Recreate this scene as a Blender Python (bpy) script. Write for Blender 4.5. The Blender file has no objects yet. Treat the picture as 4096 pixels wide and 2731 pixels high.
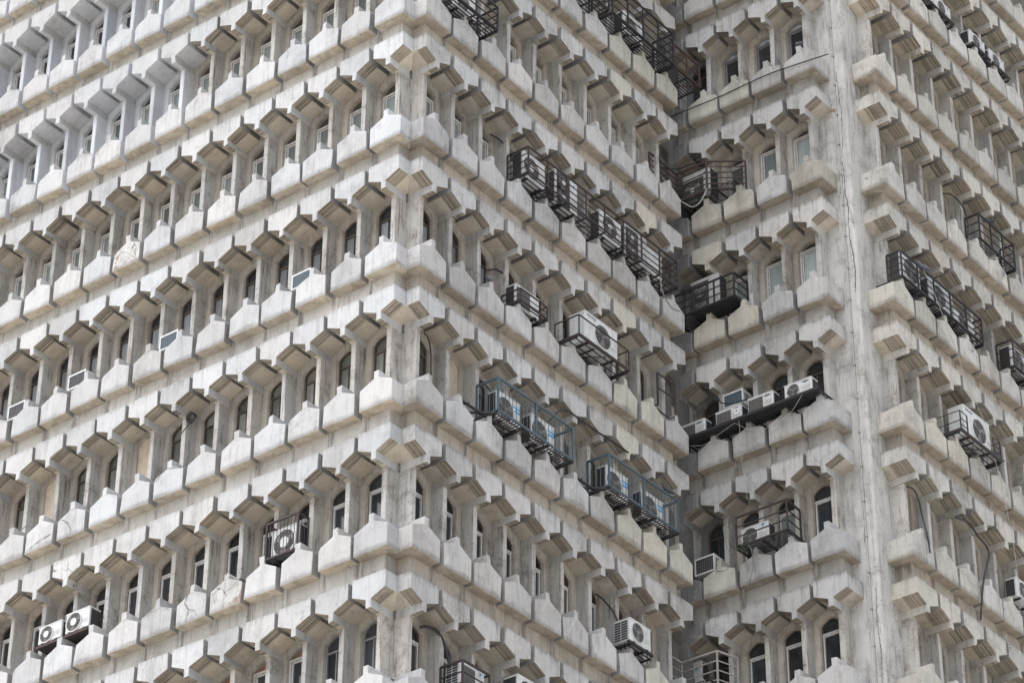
import bpy, bmesh, math, random
from mathutils import Matrix, Vector
random.seed(7)
S = bpy.context.scene
COL = S.collection
# ---------------------------------------------------------------- camera
ZB = 44.46                                  # height of the top of the row-0 hoods above the street
CAM = Vector((32.2011, -37.3114, ZB - 42.8584)); F_PX = 11930.2
YAW, PITCH, ROLL = 0.66827, 0.58155, 0.006844
fwd = Vector((-math.sin(YAW)*math.cos(PITCH), math.cos(YAW)*math.cos(PITCH), math.sin(PITCH)))
rt = Vector((math.cos(YAW), math.sin(YAW), 0)); up = rt.cross(fwd)
R_ = rt*math.cos(ROLL) + up*math.sin(ROLL); U_ = up*math.cos(ROLL) - rt*math.sin(ROLL)
cd = bpy.data.cameras.new('camera'); cam = bpy.data.objects.new('camera', cd); COL.objects.link(cam)
cam.matrix_world = Matrix(((R_.x, U_.x, -fwd.x, CAM.x), (R_.y, U_.y, -fwd.y, CAM.y), (R_.z, U_.z, -fwd.z, CAM.z), (0, 0, 0, 1)))
cd.sensor_width = 36; cd.lens = 36*F_PX/4096; cd.clip_start = .5; cd.clip_end = 3000
S.camera = cam
# ---------------------------------------------------------------- daylight: bright hazy overcast, sun veiled, off to the left
SUN_AZ = Vector((-.42, -.88)).normalized(); SUN_EL = math.radians(68)
W = bpy.data.worlds.new('World'); S.world = W; W.use_nodes = True
nt = W.node_tree; bg = nt.nodes['Background']
sky = nt.nodes.new('ShaderNodeTexSky'); sky.sky_type = 'NISHITA'; sky.sun_disc = False
sky.sun_elevation = SUN_EL; sky.sun_rotation = math.atan2(SUN_AZ.x, SUN_AZ.y)
sky.air_density = 1.0; sky.dust_density = 3.0; sky.ozone_density = 1.0
hs = nt.nodes.new('ShaderNodeHueSaturation'); hs.inputs['Saturation'].default_value = .5
nt.links.new(sky.outputs[0], hs.inputs['Color']); nt.links.new(hs.outputs[0], bg.inputs[0]); bg.inputs[1].default_value = .15
sl = bpy.data.lights.new('sun', 'SUN'); sl.energy = 1.5; sl.angle = math.radians(90); sl.color = (1, .99, .98)
so = bpy.data.objects.new('sun', sl); COL.objects.link(so)
sd = Vector((SUN_AZ.x*math.cos(SUN_EL), SUN_AZ.y*math.cos(SUN_EL), math.sin(SUN_EL)))
so.rotation_euler = sd.to_track_quat('Z', 'Y').to_euler()
so.location = (-40, -80, 90)
S.cycles.max_bounces = 4; S.cycles.diffuse_bounces = 2; S.cycles.glossy_bounces = 2
V = S.view_settings; V.view_transform = 'Standard'; V.look = 'None'; V.exposure = 0.84; V.gamma = 1; V.use_curve_mapping = False

def px(P):                                   # where a point falls in the picture, 0..1
    v = Vector(P) - CAM; z = v.dot(fwd)
    return (.5 + F_PX*v.dot(R_)/z/4096, .5 - F_PX*v.dot(U_)/z/2731)
# ---------------------------------------------------------------- materials
MATS = {}
class NT:
    def __init__(s, name):
        s.m = bpy.data.materials.new(name); s.m.use_nodes = True; s.t = s.m.node_tree; s.b = s.t.nodes['Principled BSDF']; MATS[name] = s.m
    def n(s, typ, **k):
        o = s.t.nodes.new('ShaderNode'+typ)
        for a, v in k.items():
            if isinstance(v, tuple) and a == 'ins':
                for q, w in v: s.put(o.inputs[q], w)
            else: setattr(o, a, v)
        return o
    def put(s, sock, v):
        if isinstance(v, bpy.types.NodeSocket): s.t.links.new(v, sock)
        elif isinstance(v, bpy.types.Node): s.t.links.new(v.outputs[0], sock)
        else: sock.default_value = v
    def math(s, op, a, b=0.0, clamp=False):
        o = s.n('Math', operation=op, use_clamp=clamp); s.put(o.inputs[0], a); s.put(o.inputs[1], b); return o.outputs[0]
    def ramp(s, v, lo, hi):
        o = s.n('MapRange', interpolation_type='SMOOTHSTEP'); s.put(o.inputs[0], v); s.put(o.inputs[1], lo); s.put(o.inputs[2], hi); return o.outputs[0]
    def mix(s, f, a, b, mode='MIX'):
        o = s.n('Mix', data_type='RGBA', blend_type=mode); s.put(o.inputs[0], f); s.put(o.inputs[6], a); s.put(o.inputs[7], b); return o.outputs[2]
    def noise(s, vec, sc, det=4, ro=.6, dist=0):
        o = s.n('TexNoise'); s.put(o.inputs['Vector'], vec); s.put(o.inputs['Scale'], sc); s.put(o.inputs['Detail'], det); s.put(o.inputs['Roughness'], ro); s.put(o.inputs['Distortion'], dist); return o.outputs['Fac']
    def scale(s, vec, v):
        o = s.n('VectorMath', operation='MULTIPLY'); s.put(o.inputs[0], vec); o.inputs[1].default_value = v; return o.outputs[0]
def c4(c): return (c[0], c[1], c[2], 1)
def concrete(name, col, dirt=(.20, .18, .155), mott=.35, streak=.35, topd=.0, ribs=0, ribd=.25, crack=.5, peel=0., peelcol=(.30, .17, .12), peel2=(.24, .25, .27), bump=.25, under=False, botz=None, drip=None, sootk=.30):
    col = [x*.74 for x in col]; dirt = [x*.72 for x in dirt]
    g = NT(name); oi = g.n('ObjectInfo'); tc = g.n('TexCoord')
    off = g.n('VectorMath', operation='SCALE'); off.inputs[0].default_value = (31, 17, 23); g.put(off.inputs['Scale'], oi.outputs['Random'])
    ad = g.n('VectorMath', operation='ADD'); g.put(ad.inputs[0], tc.outputs['Object']); g.put(ad.inputs[1], off.outputs[0]); v = ad.outputs[0]
    sep = g.n('SeparateXYZ'); g.put(sep.inputs[0], tc.outputs['Object'])
    geo = g.n('NewGeometry')
    n1 = g.noise(v, 2.3, 5, .65); n2 = g.noise(v, 19, 3, .7); nb = g.noise(geo.outputs['Position'], .45, 2, .5)
    st = g.noise(g.scale(v, (12, 12, 1.0)), 1, 4, .7)
    rnd = oi.outputs['Random']
    base = g.mix(1, c4(col), oi.outputs['Color'], 'MULTIPLY')
    nbv = g.math('MULTIPLY_ADD', nb, .3); nbv.node.inputs[2].default_value = .85
    vv = g.math('MULTIPLY_ADD', rnd, .14); vv.node.inputs[2].default_value = .93
    tot = g.math('MULTIPLY', nbv, vv)
    cc = g.n('CombineColor'); [g.put(cc.inputs[i], tot) for i in range(3)]
    base = g.mix(1, base, cc.outputs[0], 'MULTIPLY')
    # soft mottling and specks of grime
    f = g.math('MULTIPLY', g.ramp(g.math('ADD', g.math('MULTIPLY', n1, .65), g.math('MULTIPLY', n2, .35)), .46, .72), mott)
    base = g.mix(f, base, c4(dirt))
    f = g.math('MULTIPLY', g.ramp(n2, .60, .74), mott*.5); base = g.mix(f, base, c4([x*.7 for x in dirt]))
    soot = g.noise(g.scale(geo.outputs['Position'], (1.5, 1.5, .55)), 1, 4, .62)
    f = g.math('MULTIPLY', g.ramp(soot, .50, .74), sootk); base = g.mix(f, base, c4([x*.8 for x in dirt]))
    # lime-washed lighter blotches
    f = g.math('MULTIPLY', g.ramp(g.noise(v, 4.1, 2, .6), .56, .72), .20); base = g.mix(f, base, (.64, .635, .62, 1))
    # rain streaks
    if streak:
        f = g.math('MULTIPLY', g.ramp(st, .49, .73), streak); base = g.mix(f, base, c4([x*.8 for x in dirt]))
    if topd:   # black weathering that creeps down from the top arris
        zz = g.math('ADD', sep.outputs['Z'], g.math('MULTIPLY', st, .30))
        f = g.math('MULTIPLY', g.ramp(zz, .02, .24), topd); base = g.mix(f, base, c4([x*.5 for x in dirt]))
    if botz is not None:   # soot creeping up from the lower arris
        zz = g.math('SUBTRACT', g.math('SUBTRACT', sep.outputs['Z'], botz), g.math('MULTIPLY', n1, .26))
        f = g.math('MULTIPLY', g.math('SUBTRACT', 1, g.ramp(zz, -.12, .02)), .45); base = g.mix(f, base, c4([x*.6 for x in dirt]))
    if drip:               # run-off stains below each joint between the blocks: (axis, period, offset)
        ps = g.n('SeparateXYZ'); g.put(ps.inputs[0], geo.outputs['Position'])
        ph = g.math('FRACT', g.math('ADD', g.math('DIVIDE', g.math('SUBTRACT', ps.outputs[drip[0]], drip[2]), drip[1]), 100.5))
        dd = g.math('ABSOLUTE', g.math('SUBTRACT', g.math('ADD', ph, g.math('MULTIPLY', g.math('SUBTRACT', n1, .5), .25)), .5))
        f = g.math('MULTIPLY', g.math('SUBTRACT', 1, g.ramp(dd, .03, .17)), g.math('MULTIPLY', g.ramp(st, .30, .62), .75)); base = g.mix(f, base, c4([x*.75 for x in dirt]))
    hgt = n2
    if ribs:   # board-marked strip behind the front edge
        yy = g.math('ADD', sep.outputs['Y'], g.math('MULTIPLY', g.noise(v, 5, 2), .018))
        w1 = g.noise(g.scale(g.n('CombineXYZ', ins=(('Y', yy), ('X', g.math('MULTIPLY', rnd, 9)))).outputs[0], (1, 46, 1)), 1, 3, .6)
        ex = g.math('MULTIPLY_ADD', rnd, .10); ex.node.inputs[2].default_value = -.42 if ribs == 1 else -.25
        msk = g.math('SUBTRACT', 1, g.ramp(g.math('ADD', yy, g.math('MULTIPLY', n1, .06)), ex, g.math('ADD', ex, .03)))
        nar = g.math('MULTIPLY_ADD', n1, .9); nar.node.inputs[2].default_value = .25
        f = g.math('MULTIPLY', g.math('MULTIPLY', g.ramp(w1, .44, .57), msk), g.math('MULTIPLY', nar, 1.15), True)
        base = g.mix(f, base, (.075, .062, .048, 1))
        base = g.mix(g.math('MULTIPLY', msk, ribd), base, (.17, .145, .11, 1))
        hgt = g.math('SUBTRACT', hgt, g.math('MULTIPLY', f, 2.5))
    if under:  # tide-mark stains
        s1 = g.noise(v, 3.2, 3, .5, .8)
        f = g.math('MULTIPLY', g.math('SUBTRACT', 1, g.ramp(g.math('ABSOLUTE', g.math('SUBTRACT', s1, .5)), .0, .045)), .30); base = g.mix(f, base, (.12, .09, .06, 1))
        f = g.math('MULTIPLY', g.ramp(s1, .50, .62), .38); base = g.mix(f, base, (.20, .155, .11, 1))
    if crack:
        dv = g.n('VectorMath', operation='ADD'); g.put(dv.inputs[0], v); nn = g.n('TexNoise'); g.put(nn.inputs['Vector'], v); nn.inputs['Scale'].default_value = 5; nn.inputs['Detail'].default_value = 3
        sc = g.n('VectorMath', operation='SCALE'); g.put(sc.inputs[0], nn.outputs['Color']); sc.inputs['Scale'].default_value = .30; g.put(dv.inputs[1], sc.outputs[0])
        vo = g.n('TexVoronoi', feature='DISTANCE_TO_EDGE'); g.put(vo.inputs['Vector'], dv.outputs[0]); vo.inputs['Scale'].default_value = 1.25
        cr = g.math('SUBTRACT', 1, g.ramp(vo.outputs[0], .003, .011))
        pick = g.ramp(g.math('ADD', g.math('MULTIPLY', rnd, .6), g.math('MULTIPLY', n1, .6)), 1.06-crack*.5, 1.14-crack*.5)
        f = g.math('MULTIPLY', cr, g.math('MULTIPLY', pick, .85)); base = g.mix(f, base, (.045, .04, .036, 1)); hgt = g.math('SUBTRACT', hgt, g.math('MULTIPLY', f, 2))
    if peel:
        pn = g.noise(v, 2.6, 7, .68, .4)
        th = g.math('MULTIPLY_ADD', rnd, -.10*peel); th.node.inputs[2].default_value = .79-.10*peel
        f = g.ramp(pn, th, g.math('ADD', th, .012))
        pc = g.mix(g.ramp(g.noise(v, .9, 1), .45, .55), c4(peelcol), c4(peel2))
        base = g.mix(f, base, pc); hgt = g.math('SUBTRACT', hgt, g.math('MULTIPLY', f, 1.5))
    bp = g.n('Bump'); bp.inputs['Strength'].default_value = bump; bp.inputs['Distance'].default_value = .02; g.put(bp.inputs['Height'], hgt)
    g.put(g.b.inputs['Base Color'], base); g.b.inputs['Roughness'].default_value = .88; g.b.inputs['Specular IOR Level'].default_value = .25; g.put(g.b.inputs['Normal'], bp.outputs[0])
    return g.m
def plain(name, col, rough=.6, metal=0, spec=.5, var=.25, rust=None, sc=9):
    g = NT(name); oi = g.n('ObjectInfo'); tc = g.n('TexCoord')
    off = g.n('VectorMath', operation='SCALE'); off.inputs[0].default_value = (31, 17, 23); g.put(off.inputs['Scale'], oi.outputs['Random'])
    ad = g.n('VectorMath', operation='ADD'); g.put(ad.inputs[0], tc.outputs['Object']); g.put(ad.inputs[1], off.outputs[0])
    n = g.noise(ad.outputs[0], sc, 5, .6)
    st = g.noise(g.scale(ad.outputs[0], (30, 30, 2)), 1, 4, .6)
    base = g.mix(1, c4(col), oi.outputs['Color'], 'MULTIPLY')
    base = g.mix(g.math('MULTIPLY', g.ramp(n, .42, .72), var), base, c4(rust or [x*.35 for x in col]))
    base = g.mix(g.math('MULTIPLY', g.ramp(st, .5, .75), var*.7), base, c4([x*.45 for x in (rust or col)]))
    g.put(g.b.inputs['Base Color'], base); g.b.inputs['Roughness'].default_value = rough; g.b.inputs['Metallic'].default_value = metal; g.b.inputs['Specular IOR Level'].default_value = spec
    return g.m
SILLZ = -2.6965
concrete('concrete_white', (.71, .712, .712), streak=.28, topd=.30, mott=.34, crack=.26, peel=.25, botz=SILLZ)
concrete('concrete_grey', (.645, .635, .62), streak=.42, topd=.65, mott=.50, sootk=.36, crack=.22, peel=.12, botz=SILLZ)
concrete('concrete_tan', (.68, .655, .60), streak=.40, topd=.60, mott=.60, crack=.38, peel=.95, peelcol=(.24, .24, .25), peel2=(.50, .485, .45), botz=SILLZ)
concrete('concrete_peeled', (.70, .70, .69), streak=.35, topd=.4, mott=.60, crack=.80, peel=.95, peelcol=(.30, .215, .175), peel2=(.34, .29, .25), botz=SILLZ)
concrete('concrete_cream', (.68, .655, .57), streak=.35, topd=.35, mott=.40, crack=.22, botz=SILLZ)
concrete('soffit_ribbed', (.76, .68, .555), ribs=1, streak=0, mott=.42, crack=.20)  # left facade: paler, stronger ground bounce put into the soffit colour
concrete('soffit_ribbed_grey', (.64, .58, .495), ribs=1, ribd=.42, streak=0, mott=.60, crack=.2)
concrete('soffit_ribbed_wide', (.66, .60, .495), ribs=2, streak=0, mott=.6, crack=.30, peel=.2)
concrete('sill_underside_light', (.75, .665, .535), under=True, streak=0, mott=.5, crack=.3)  # left facade copy, its extra bounce from below painted in as a paler tone
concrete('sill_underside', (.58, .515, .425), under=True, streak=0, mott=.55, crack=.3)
concrete('side_gap_shade', (.46, .45, .435), streak=.6, mott=.55, crack=.2)  # shade of the gaps between blocks put into a darker, streaky grey
concrete('concrete_corner_shade', (.30, .30, .30), streak=.7, topd=.5, mott=.65, crack=.3)  # inner-corner shade painted into the concrete, together with its stains
concrete('fin_plaster', (.66, .64, .605), dirt=(.20, .16, .125), streak=.75, mott=.85, crack=.2, peel=.1)
concrete('wall_plaster', (.60, .555, .49), dirt=(.20, .155, .115), streak=.45, mott=.60, crack=.25, peel=.2)
concrete('spandrel_plaster', (.66, .635, .585), streak=.35, mott=.45, crack=.2, peel=.1, drip=('X', .9214, -.097-.4607))
concrete('spandrel_beige', (.60, .54, .46), streak=.40, mott=.55, crack=.25, peel=.1, drip=('Y', .9349, .097+.4675))
concrete('spandrel_grey', (.57, .545, .51), streak=.3, mott=.5, crack=.25, peel=.15, sootk=.5, drip=('X', .9214, 3.627-.4607))
concrete('pillar_plaster', (.69, .675, .645), streak=.60, mott=.70, sootk=.45, crack=.50, peel=.9, peelcol=(.27, .19, .155), peel2=(.52, .51, .49))
concrete('fresh_paint', (.80, .825, .86), streak=.25, mott=.22, crack=.12, peel=.25, peelcol=(.45, .42, .38))
plain('frame_white', (.56, .555, .54), .5, var=.45, rust=(.25, .20, .15))
plain('frame_wood', (.070, .056, .047), .7, var=.5, rust=(.20, .15, .11))
plain('frame_grey', (.22, .22, .215), .5, var=.3)
plain('board_dark', (.050, .045, .042), .7, var=.4, rust=(.16, .13, .10))
plain('plaster_blind', (.55, .48, .38), .9, var=.5, rust=(.30, .24, .17), sc=5)
plain('brick_infill', (.30, .13, .085), .9, var=.5, rust=(.40, .34, .28), sc=14)
def glass(name, col, rough, var=.3, spec=.6):
    g = NT(name); oi = g.n('ObjectInfo'); tc = g.n('TexCoord')
    off = g.n('VectorMath', operation='SCALE'); off.inputs[0].default_value = (31, 17, 23); g.put(off.inputs['Scale'], oi.outputs['Random'])
    ad = g.n('VectorMath', operation='ADD'); g.put(ad.inputs[0], tc.outputs['Object']); g.put(ad.inputs[1], off.outputs[0])
    n = g.noise(g.scale(ad.outputs[0], (6, 1, 1.2)), 1, 3, .5)
    k = g.math('MULTIPLY_ADD', oi.outputs['Random'], .9); k.node.inputs[2].default_value = .45
    cc = g.n('CombineColor'); [g.put(cc.inputs[i], k) for i in range(3)]
    base = g.mix(1, c4(col), cc.outputs[0], 'MULTIPLY')
    base = g.mix(g.math('MULTIPLY', g.ramp(n, .45, .65), var), base, c4([x*.4 for x in col]))
    g.put(g.b.inputs['Base Color'], base); g.b.inputs['Roughness'].default_value = rough; g.b.inputs['Specular IOR Level'].default_value = spec
glass('glass_green', (.21, .245, .235), .16)
glass('glass_olive', (.18, .185, .165), .25)
glass('glass_dark', (.035, .04, .047), .10)
glass('glass_mesh', (.205, .22, .23), .5, .4)
glass('glass_film', (.55, .62, .66), .4)
glass('glass_pale', (.33, .38, .38), .2)

# ---------------------------------------------------------------- mesh helpers
def link(name, me, parent=None, mats=None, M=None):
    o = bpy.data.objects.new(name, me); COL.objects.link(o)
    if parent is not None: o.parent = parent
    if M is not None: o.matrix_local = M
    if mats and me is not None:
        while len(me.materials) < len(mats): me.materials.append(None)
        for i, m in enumerate(mats):
            o.material_slots[i].link = 'OBJECT'; o.material_slots[i].material = MATS[m] if isinstance(m, str) else m
    return o
def to_mesh(bm, name, nmat=1, bevel=0):
    if bevel:
        es = [e for e in bm.edges if len(e.link_faces) == 2 and e.calc_face_angle(0) > .5]
        bmesh.ops.bevel(bm, geom=es, offset=bevel, segments=1, affect='EDGES', profile=.5, clamp_overlap=True)
    me = bpy.data.meshes.new(name); bm.to_mesh(me); bm.free()
    for _ in range(nmat): me.materials.append(None)
    return me
def box(bm, x0, x1, y0, y1, z0, z1, mi=0, M=None):
    vs = [bm.verts.new((x, y, z)) for x in (x0, x1) for y in (y0, y1) for z in (z0, z1)]
    if M is not None:
        for v in vs: v.co = M @ v.co
    for q in ((0, 1, 3, 2), (4, 6, 7, 5), (0, 4, 5, 1), (2, 3, 7, 6), (0, 2, 6, 4), (1, 5, 7, 3)):
        f = bm.faces.new([vs[i] for i in q]); f.material_index = mi
    return vs
def bar(bm, p, q, r=.012, mi=0, seg=0, r2=None):
    """square bar (seg 0) or round rod from p to q"""
    p, q = Vector(p), Vector(q); d = (q-p)
    if d.length < 1e-6: return
    d.normalize(); a = d.cross(Vector((0, 0, 1)) if abs(d.z) < .95 else Vector((1, 0, 0))).normalized(); b = d.cross(a)
    n = seg or 4; r2 = r2 or r
    ring = []
    for c in (p, q):
        if seg: ring.append([bm.verts.new(c + a*r*math.cos(t*2*math.pi/n) + b*r*math.sin(t*2*math.pi/n)) for t in range(n)])
        else: ring.append([bm.verts.new(c + a*r*i + b*r2*j) for i, j in ((1, 1), (-1, 1), (-1, -1), (1, -1))])
    for i in range(n):
        f = bm.faces.new((ring[0][i], ring[0][(i+1) % n], ring[1][(i+1) % n], ring[1][i])); f.material_index = mi
    bm.faces.new(ring[0][::-1]).material_index = mi; bm.faces.new(ring[1]).material_index = mi
def tube(bm, pts, r=.012, n=6, mi=0):
    """bent round tube along points"""
    pts = [Vector(p) for p in pts]; prev = None; rings = []
    for i, p in enumerate(pts):
        d = (pts[min(i+1, len(pts)-1)] - pts[max(i-1, 0)]).normalized()
        a = (prev - d*prev.dot(d)).normalized() if prev is not None else d.cross(Vector((0, 0, 1)) if abs(d.z) < .9 else Vector((1, 0, 0))).normalized()
        prev = a; b = d.cross(a)
        rings.append([bm.verts.new(p + a*r*math.cos(t*2*math.pi/n) + b*r*math.sin(t*2*math.pi/n)) for t in range(n)])
    for u, w in zip(rings, rings[1:]):
        for i in range(n): bm.faces.new((u[i], u[(i+1) % n], w[(i+1) % n], w[i])).material_index = mi
    bm.faces.new(rings[0][::-1]).material_index = mi; bm.faces.new(rings[-1]).material_index = mi
def smooth_path(pts, k=6):
    pts = [Vector(p) for p in pts]; P = [pts[0]*2-pts[1]] + pts + [pts[-1]*2-pts[-2]]; out = []
    for i in range(1, len(P)-2):
        for t in range(k):
            t /= k; a, b, c, d = P[i-1:i+3]
            out.append(.5*((2*b) + (c-a)*t + (2*a-5*b+4*c-d)*t*t + (3*b-a-3*c+d)*t**3))
    return out + [pts[-1]]
def disc_ring(bm, c, r0, r1, y0, y1, n=28, mi=0):
    """flat ring facing -Y between radii r0, r1, with thickness"""
    A = [[bm.verts.new((c[0]+r*math.cos(t*2*math.pi/n), y, c[1]+r*math.sin(t*2*math.pi/n))) for t in range(n)] for r, y in ((r0, y1), (r0, y0), (r1, y0), (r1, y1))]
    for u, w in zip(A, A[1:]):
        for i in range(n): bm.faces.new((u[i], u[(i+1) % n], w[(i+1) % n], w[i])).material_index = mi
def disc(bm, c, r, y, n=28, mi=0):
    f = bm.faces.new([bm.verts.new((c[0]+r*math.cos(t*2*math.pi/n), y, c[1]+r*math.sin(t*2*math.pi/n))) for t in range(n)]); f.material_index = mi
    return f

# ---------------------------------------------------------------- setting out
FH = 3.2; WA, WB = .9214, .9349
HW, HD = .812, .65             # hood width, projection of hood and sill from the window wall
HB, HT, HS, SW = .366, .149, .181, .122
FD = .314                      # projection of the fin
SZ, SB, ST, SP, SWD = 2.2065, .49, .155, .17, .8255
SWF = {'A': .80, 'B': .824, 'C': .825, 'D': .852}   # sill widths of the four facades
SPD = .40                      # projection of the spandrel
CA = .097                      # first fin from the notched corner
CY, DX = 10.258, 4.429         # planes of the second pair of facades
FAC = {  # origin function (along, projection) -> world, rotation
    'A': (lambda u, d: (u, -d), 0), 'B': (lambda u, d: (d, u), math.pi/2),
    'C': (lambda u, d: (u, CY-d), 0), 'D': (lambda u, d: (DX+d, u), math.pi/2)}
NA, ND = 20, 13
UNITS = {'A': [-CA-WA*k for k in range(NA)], 'B': [CA+WB*k for k in range(10)], 'C': [3.627-WA*k for k in range(5)], 'D': [11.091+WB*k for k in range(ND)]}
def zrow(r): return ZB - FH*r
def wp(fc, u, d, z): x, y = FAC[fc][0](u, d); return Vector((x, y, z))
def mat_at(fc, u, d, z): return Matrix.Translation(wp(fc, u, d, z)) @ Matrix.Rotation(FAC[fc][1], 4, 'Z')
def seen(fc, u, z0, z1, hw, d=HD, m=0.0):
    q = [px(wp(fc, u+a, b, z)) for a in (-hw, hw) for b in (0, d) for z in (z0, z1)]
    xs = [p[0] for p in q]; ys = [p[1] for p in q]
    return max(xs) > -m and min(xs) < 1+m and max(ys) > -m and min(ys) < 1+m

# ---------------------------------------------------------------- repeated concrete pieces
def extruded(prof, front, inner, name, jit=0, mitre=False, mirror=False, bevel=.007, rng=None):
    """profile (x,z) clockwise seen from outside, pushed back to the wall; slot 0 faces, slot 1 undersides"""
    bm = bmesh.new()
    prof = list(prof)
    if mitre:                       # extra points where the two arms of the corner meet
        out = []
        for i, p in enumerate(prof):
            q = prof[(i+1) % len(prof)]; out.append(p)
            if (p[0]-CA)*(q[0]-CA) < -1e-9:
                t = (CA-p[0])/(q[0]-p[0]); out.append((CA, p[1]+t*(q[1]-p[1])))
        prof = out
    def dep(x): return -(x-CA) if (mitre and x > CA) else inner
    j = (lambda: rng.uniform(-jit, jit)) if jit else (lambda: 0)
    fr, bk = [], []
    for x, z in prof:
        a, b, c = j(), j(), j()
        fr.append(bm.verts.new((x+a, -front+b, z+c))); bk.append(bm.verts.new((x+a, dep(x), z+c)))
    n = len(prof)
    bm.faces.new(fr)
    for i in range(n):
        bm.faces.new((fr[i], bk[i], bk[(i+1) % n], fr[(i+1) % n]))
    if mirror:
        for v in bm.verts: v.co.x *= -1
    bmesh.ops.recalc_face_normals(bm, faces=bm.faces[:])
    # make sure the front faces -Y
    ff = max(bm.faces, key=lambda f: -f.calc_center_median().y)
    if ff.normal.y > 0: bmesh.ops.reverse_faces(bm, faces=bm.faces[:])
    if bevel:
        es = [e for e in bm.edges if len(e.link_faces) == 2 and e.calc_face_angle(0) > .35]
        bmesh.ops.bevel(bm, geom=es, offset=bevel, segments=1, affect='EDGES', profile=.5, clamp_overlap=True)
    bm.normal_update()
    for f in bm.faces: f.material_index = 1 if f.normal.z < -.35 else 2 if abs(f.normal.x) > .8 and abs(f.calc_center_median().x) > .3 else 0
    return to_mesh(bm, name, 3)
hood_prof = [(-HW/2, 0), (HW/2, 0), (HW/2, -HB), (SW/2, -HB-HT), (SW/2, -HB-HT-HS), (-SW/2, -HB-HT-HS), (-SW/2, -HB-HT), (-HW/2, -HB)]
sill_prof = [(-SWD/2, -SZ), (-SW/2, -SZ+ST), (-SW/2, -SZ+ST+SP), (SW/2, -SZ+ST+SP), (SW/2, -SZ+ST), (SWD/2, -SZ), (SWD/2, -SZ-SB), (-SWD/2, -SZ-SB)]
# a hood whose stem has lost a lump of concrete at its corner
hood_broken = [(-HW/2, 0), (HW/2, 0), (HW/2, -HB), (SW/2, -HB-HT), (SW/2, -HB-HT-HS*.55), (SW*.12, -HB-HT-HS*.8), (-SW*.2, -HB-HT-HS), (-SW/2, -HB-HT-HS), (-SW/2, -HB-HT), (-HW/2, -HB)]
sill_broken = [(-SWD/2, -SZ), (-SW/2, -SZ+ST), (-SW/2, -SZ+ST+SP*.8), (-SW*.25, -SZ+ST+SP*.55), (SW*.1, -SZ+ST+SP*.9), (SW/2, -SZ+ST+SP*.5), (SW/2, -SZ+ST), (SWD*.36, -SZ+.045), (SWD/2, -SZ-.03), (SWD/2, -SZ-SB), (-SWD/2, -SZ-SB)]
rng = random.Random(3)
def chipped(prof, n=2):
    """knock small lumps off a few arrises of the outline"""
    out = []; hit = rng.sample(range(len(prof)), n)
    for i, p in enumerate(prof):
        if i in hit:
            a = Vector(prof[i-1]); q = Vector(p); b = Vector(prof[(i+1) % len(prof)]); k = rng.uniform(.018, .05)
            out += [tuple(q+(a-q).normalized()*k*rng.uniform(.6, 1.3)), tuple(q+((a+b)/2-q).normalized()*k*.45), tuple(q+(b-q).normalized()*k)]
        else: out.append(p)
    return out
hood_me = [extruded(hood_prof, HD, 0, 'hood', .011, rng=rng) for _ in range(5)] + [extruded(chipped(hood_prof), HD, 0, 'hood_chipped', .010, rng=rng, bevel=.004) for _ in range(4)]
def sprof(w): return [(x*w/SWD if abs(x) > .3 else x, z) for x, z in sill_prof]
sill_me = {fc: [extruded(sprof(w), HD, 0, 'sill_block', .012, rng=rng) for _ in range(5)] + [extruded(chipped(sprof(w)), HD, 0, 'sill_chipped', .010, rng=rng, bevel=.004) for _ in range(3)] for fc, w in SWF.items()}
hood_bk = extruded(hood_broken, HD, 0, 'hood_broken', .006, rng=rng); sill_bk = extruded(sill_broken, HD, 0, 'sill_broken', .006, rng=rng)
hood_cA = extruded(hood_prof, HD, 0, 'hood_corner', 0, True); hood_cB = extruded(hood_prof, HD, 0, 'hood_corner', 0, True, True)
sill_cA = extruded(sill_prof, HD, 0, 'sill_corner', 0, True); sill_cB = extruded(sill_prof, HD, 0, 'sill_corner', 0, True, True)
def fin_mesh(back=0.0):
    bm = bmesh.new(); h = SW/2
    z0, z1 = -(SZ-ST-SP)-.0, -(HB+HT+HS)+.004
    box(bm, -h+.001, h-.001, -FD, back, z0-.02, z1)
    es = [e for e in bm.edges if abs((e.verts[0].co-e.verts[1].co).z) > .5 and e.verts[0].co.y < -.1]
    bmesh.ops.bevel(bm, geom=es, offset=.008, segments=1, affect='EDGES')
    return to_mesh(bm, 'fin', 1)
fin_me = fin_mesh(); fin_corner = fin_mesh(.036)
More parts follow.
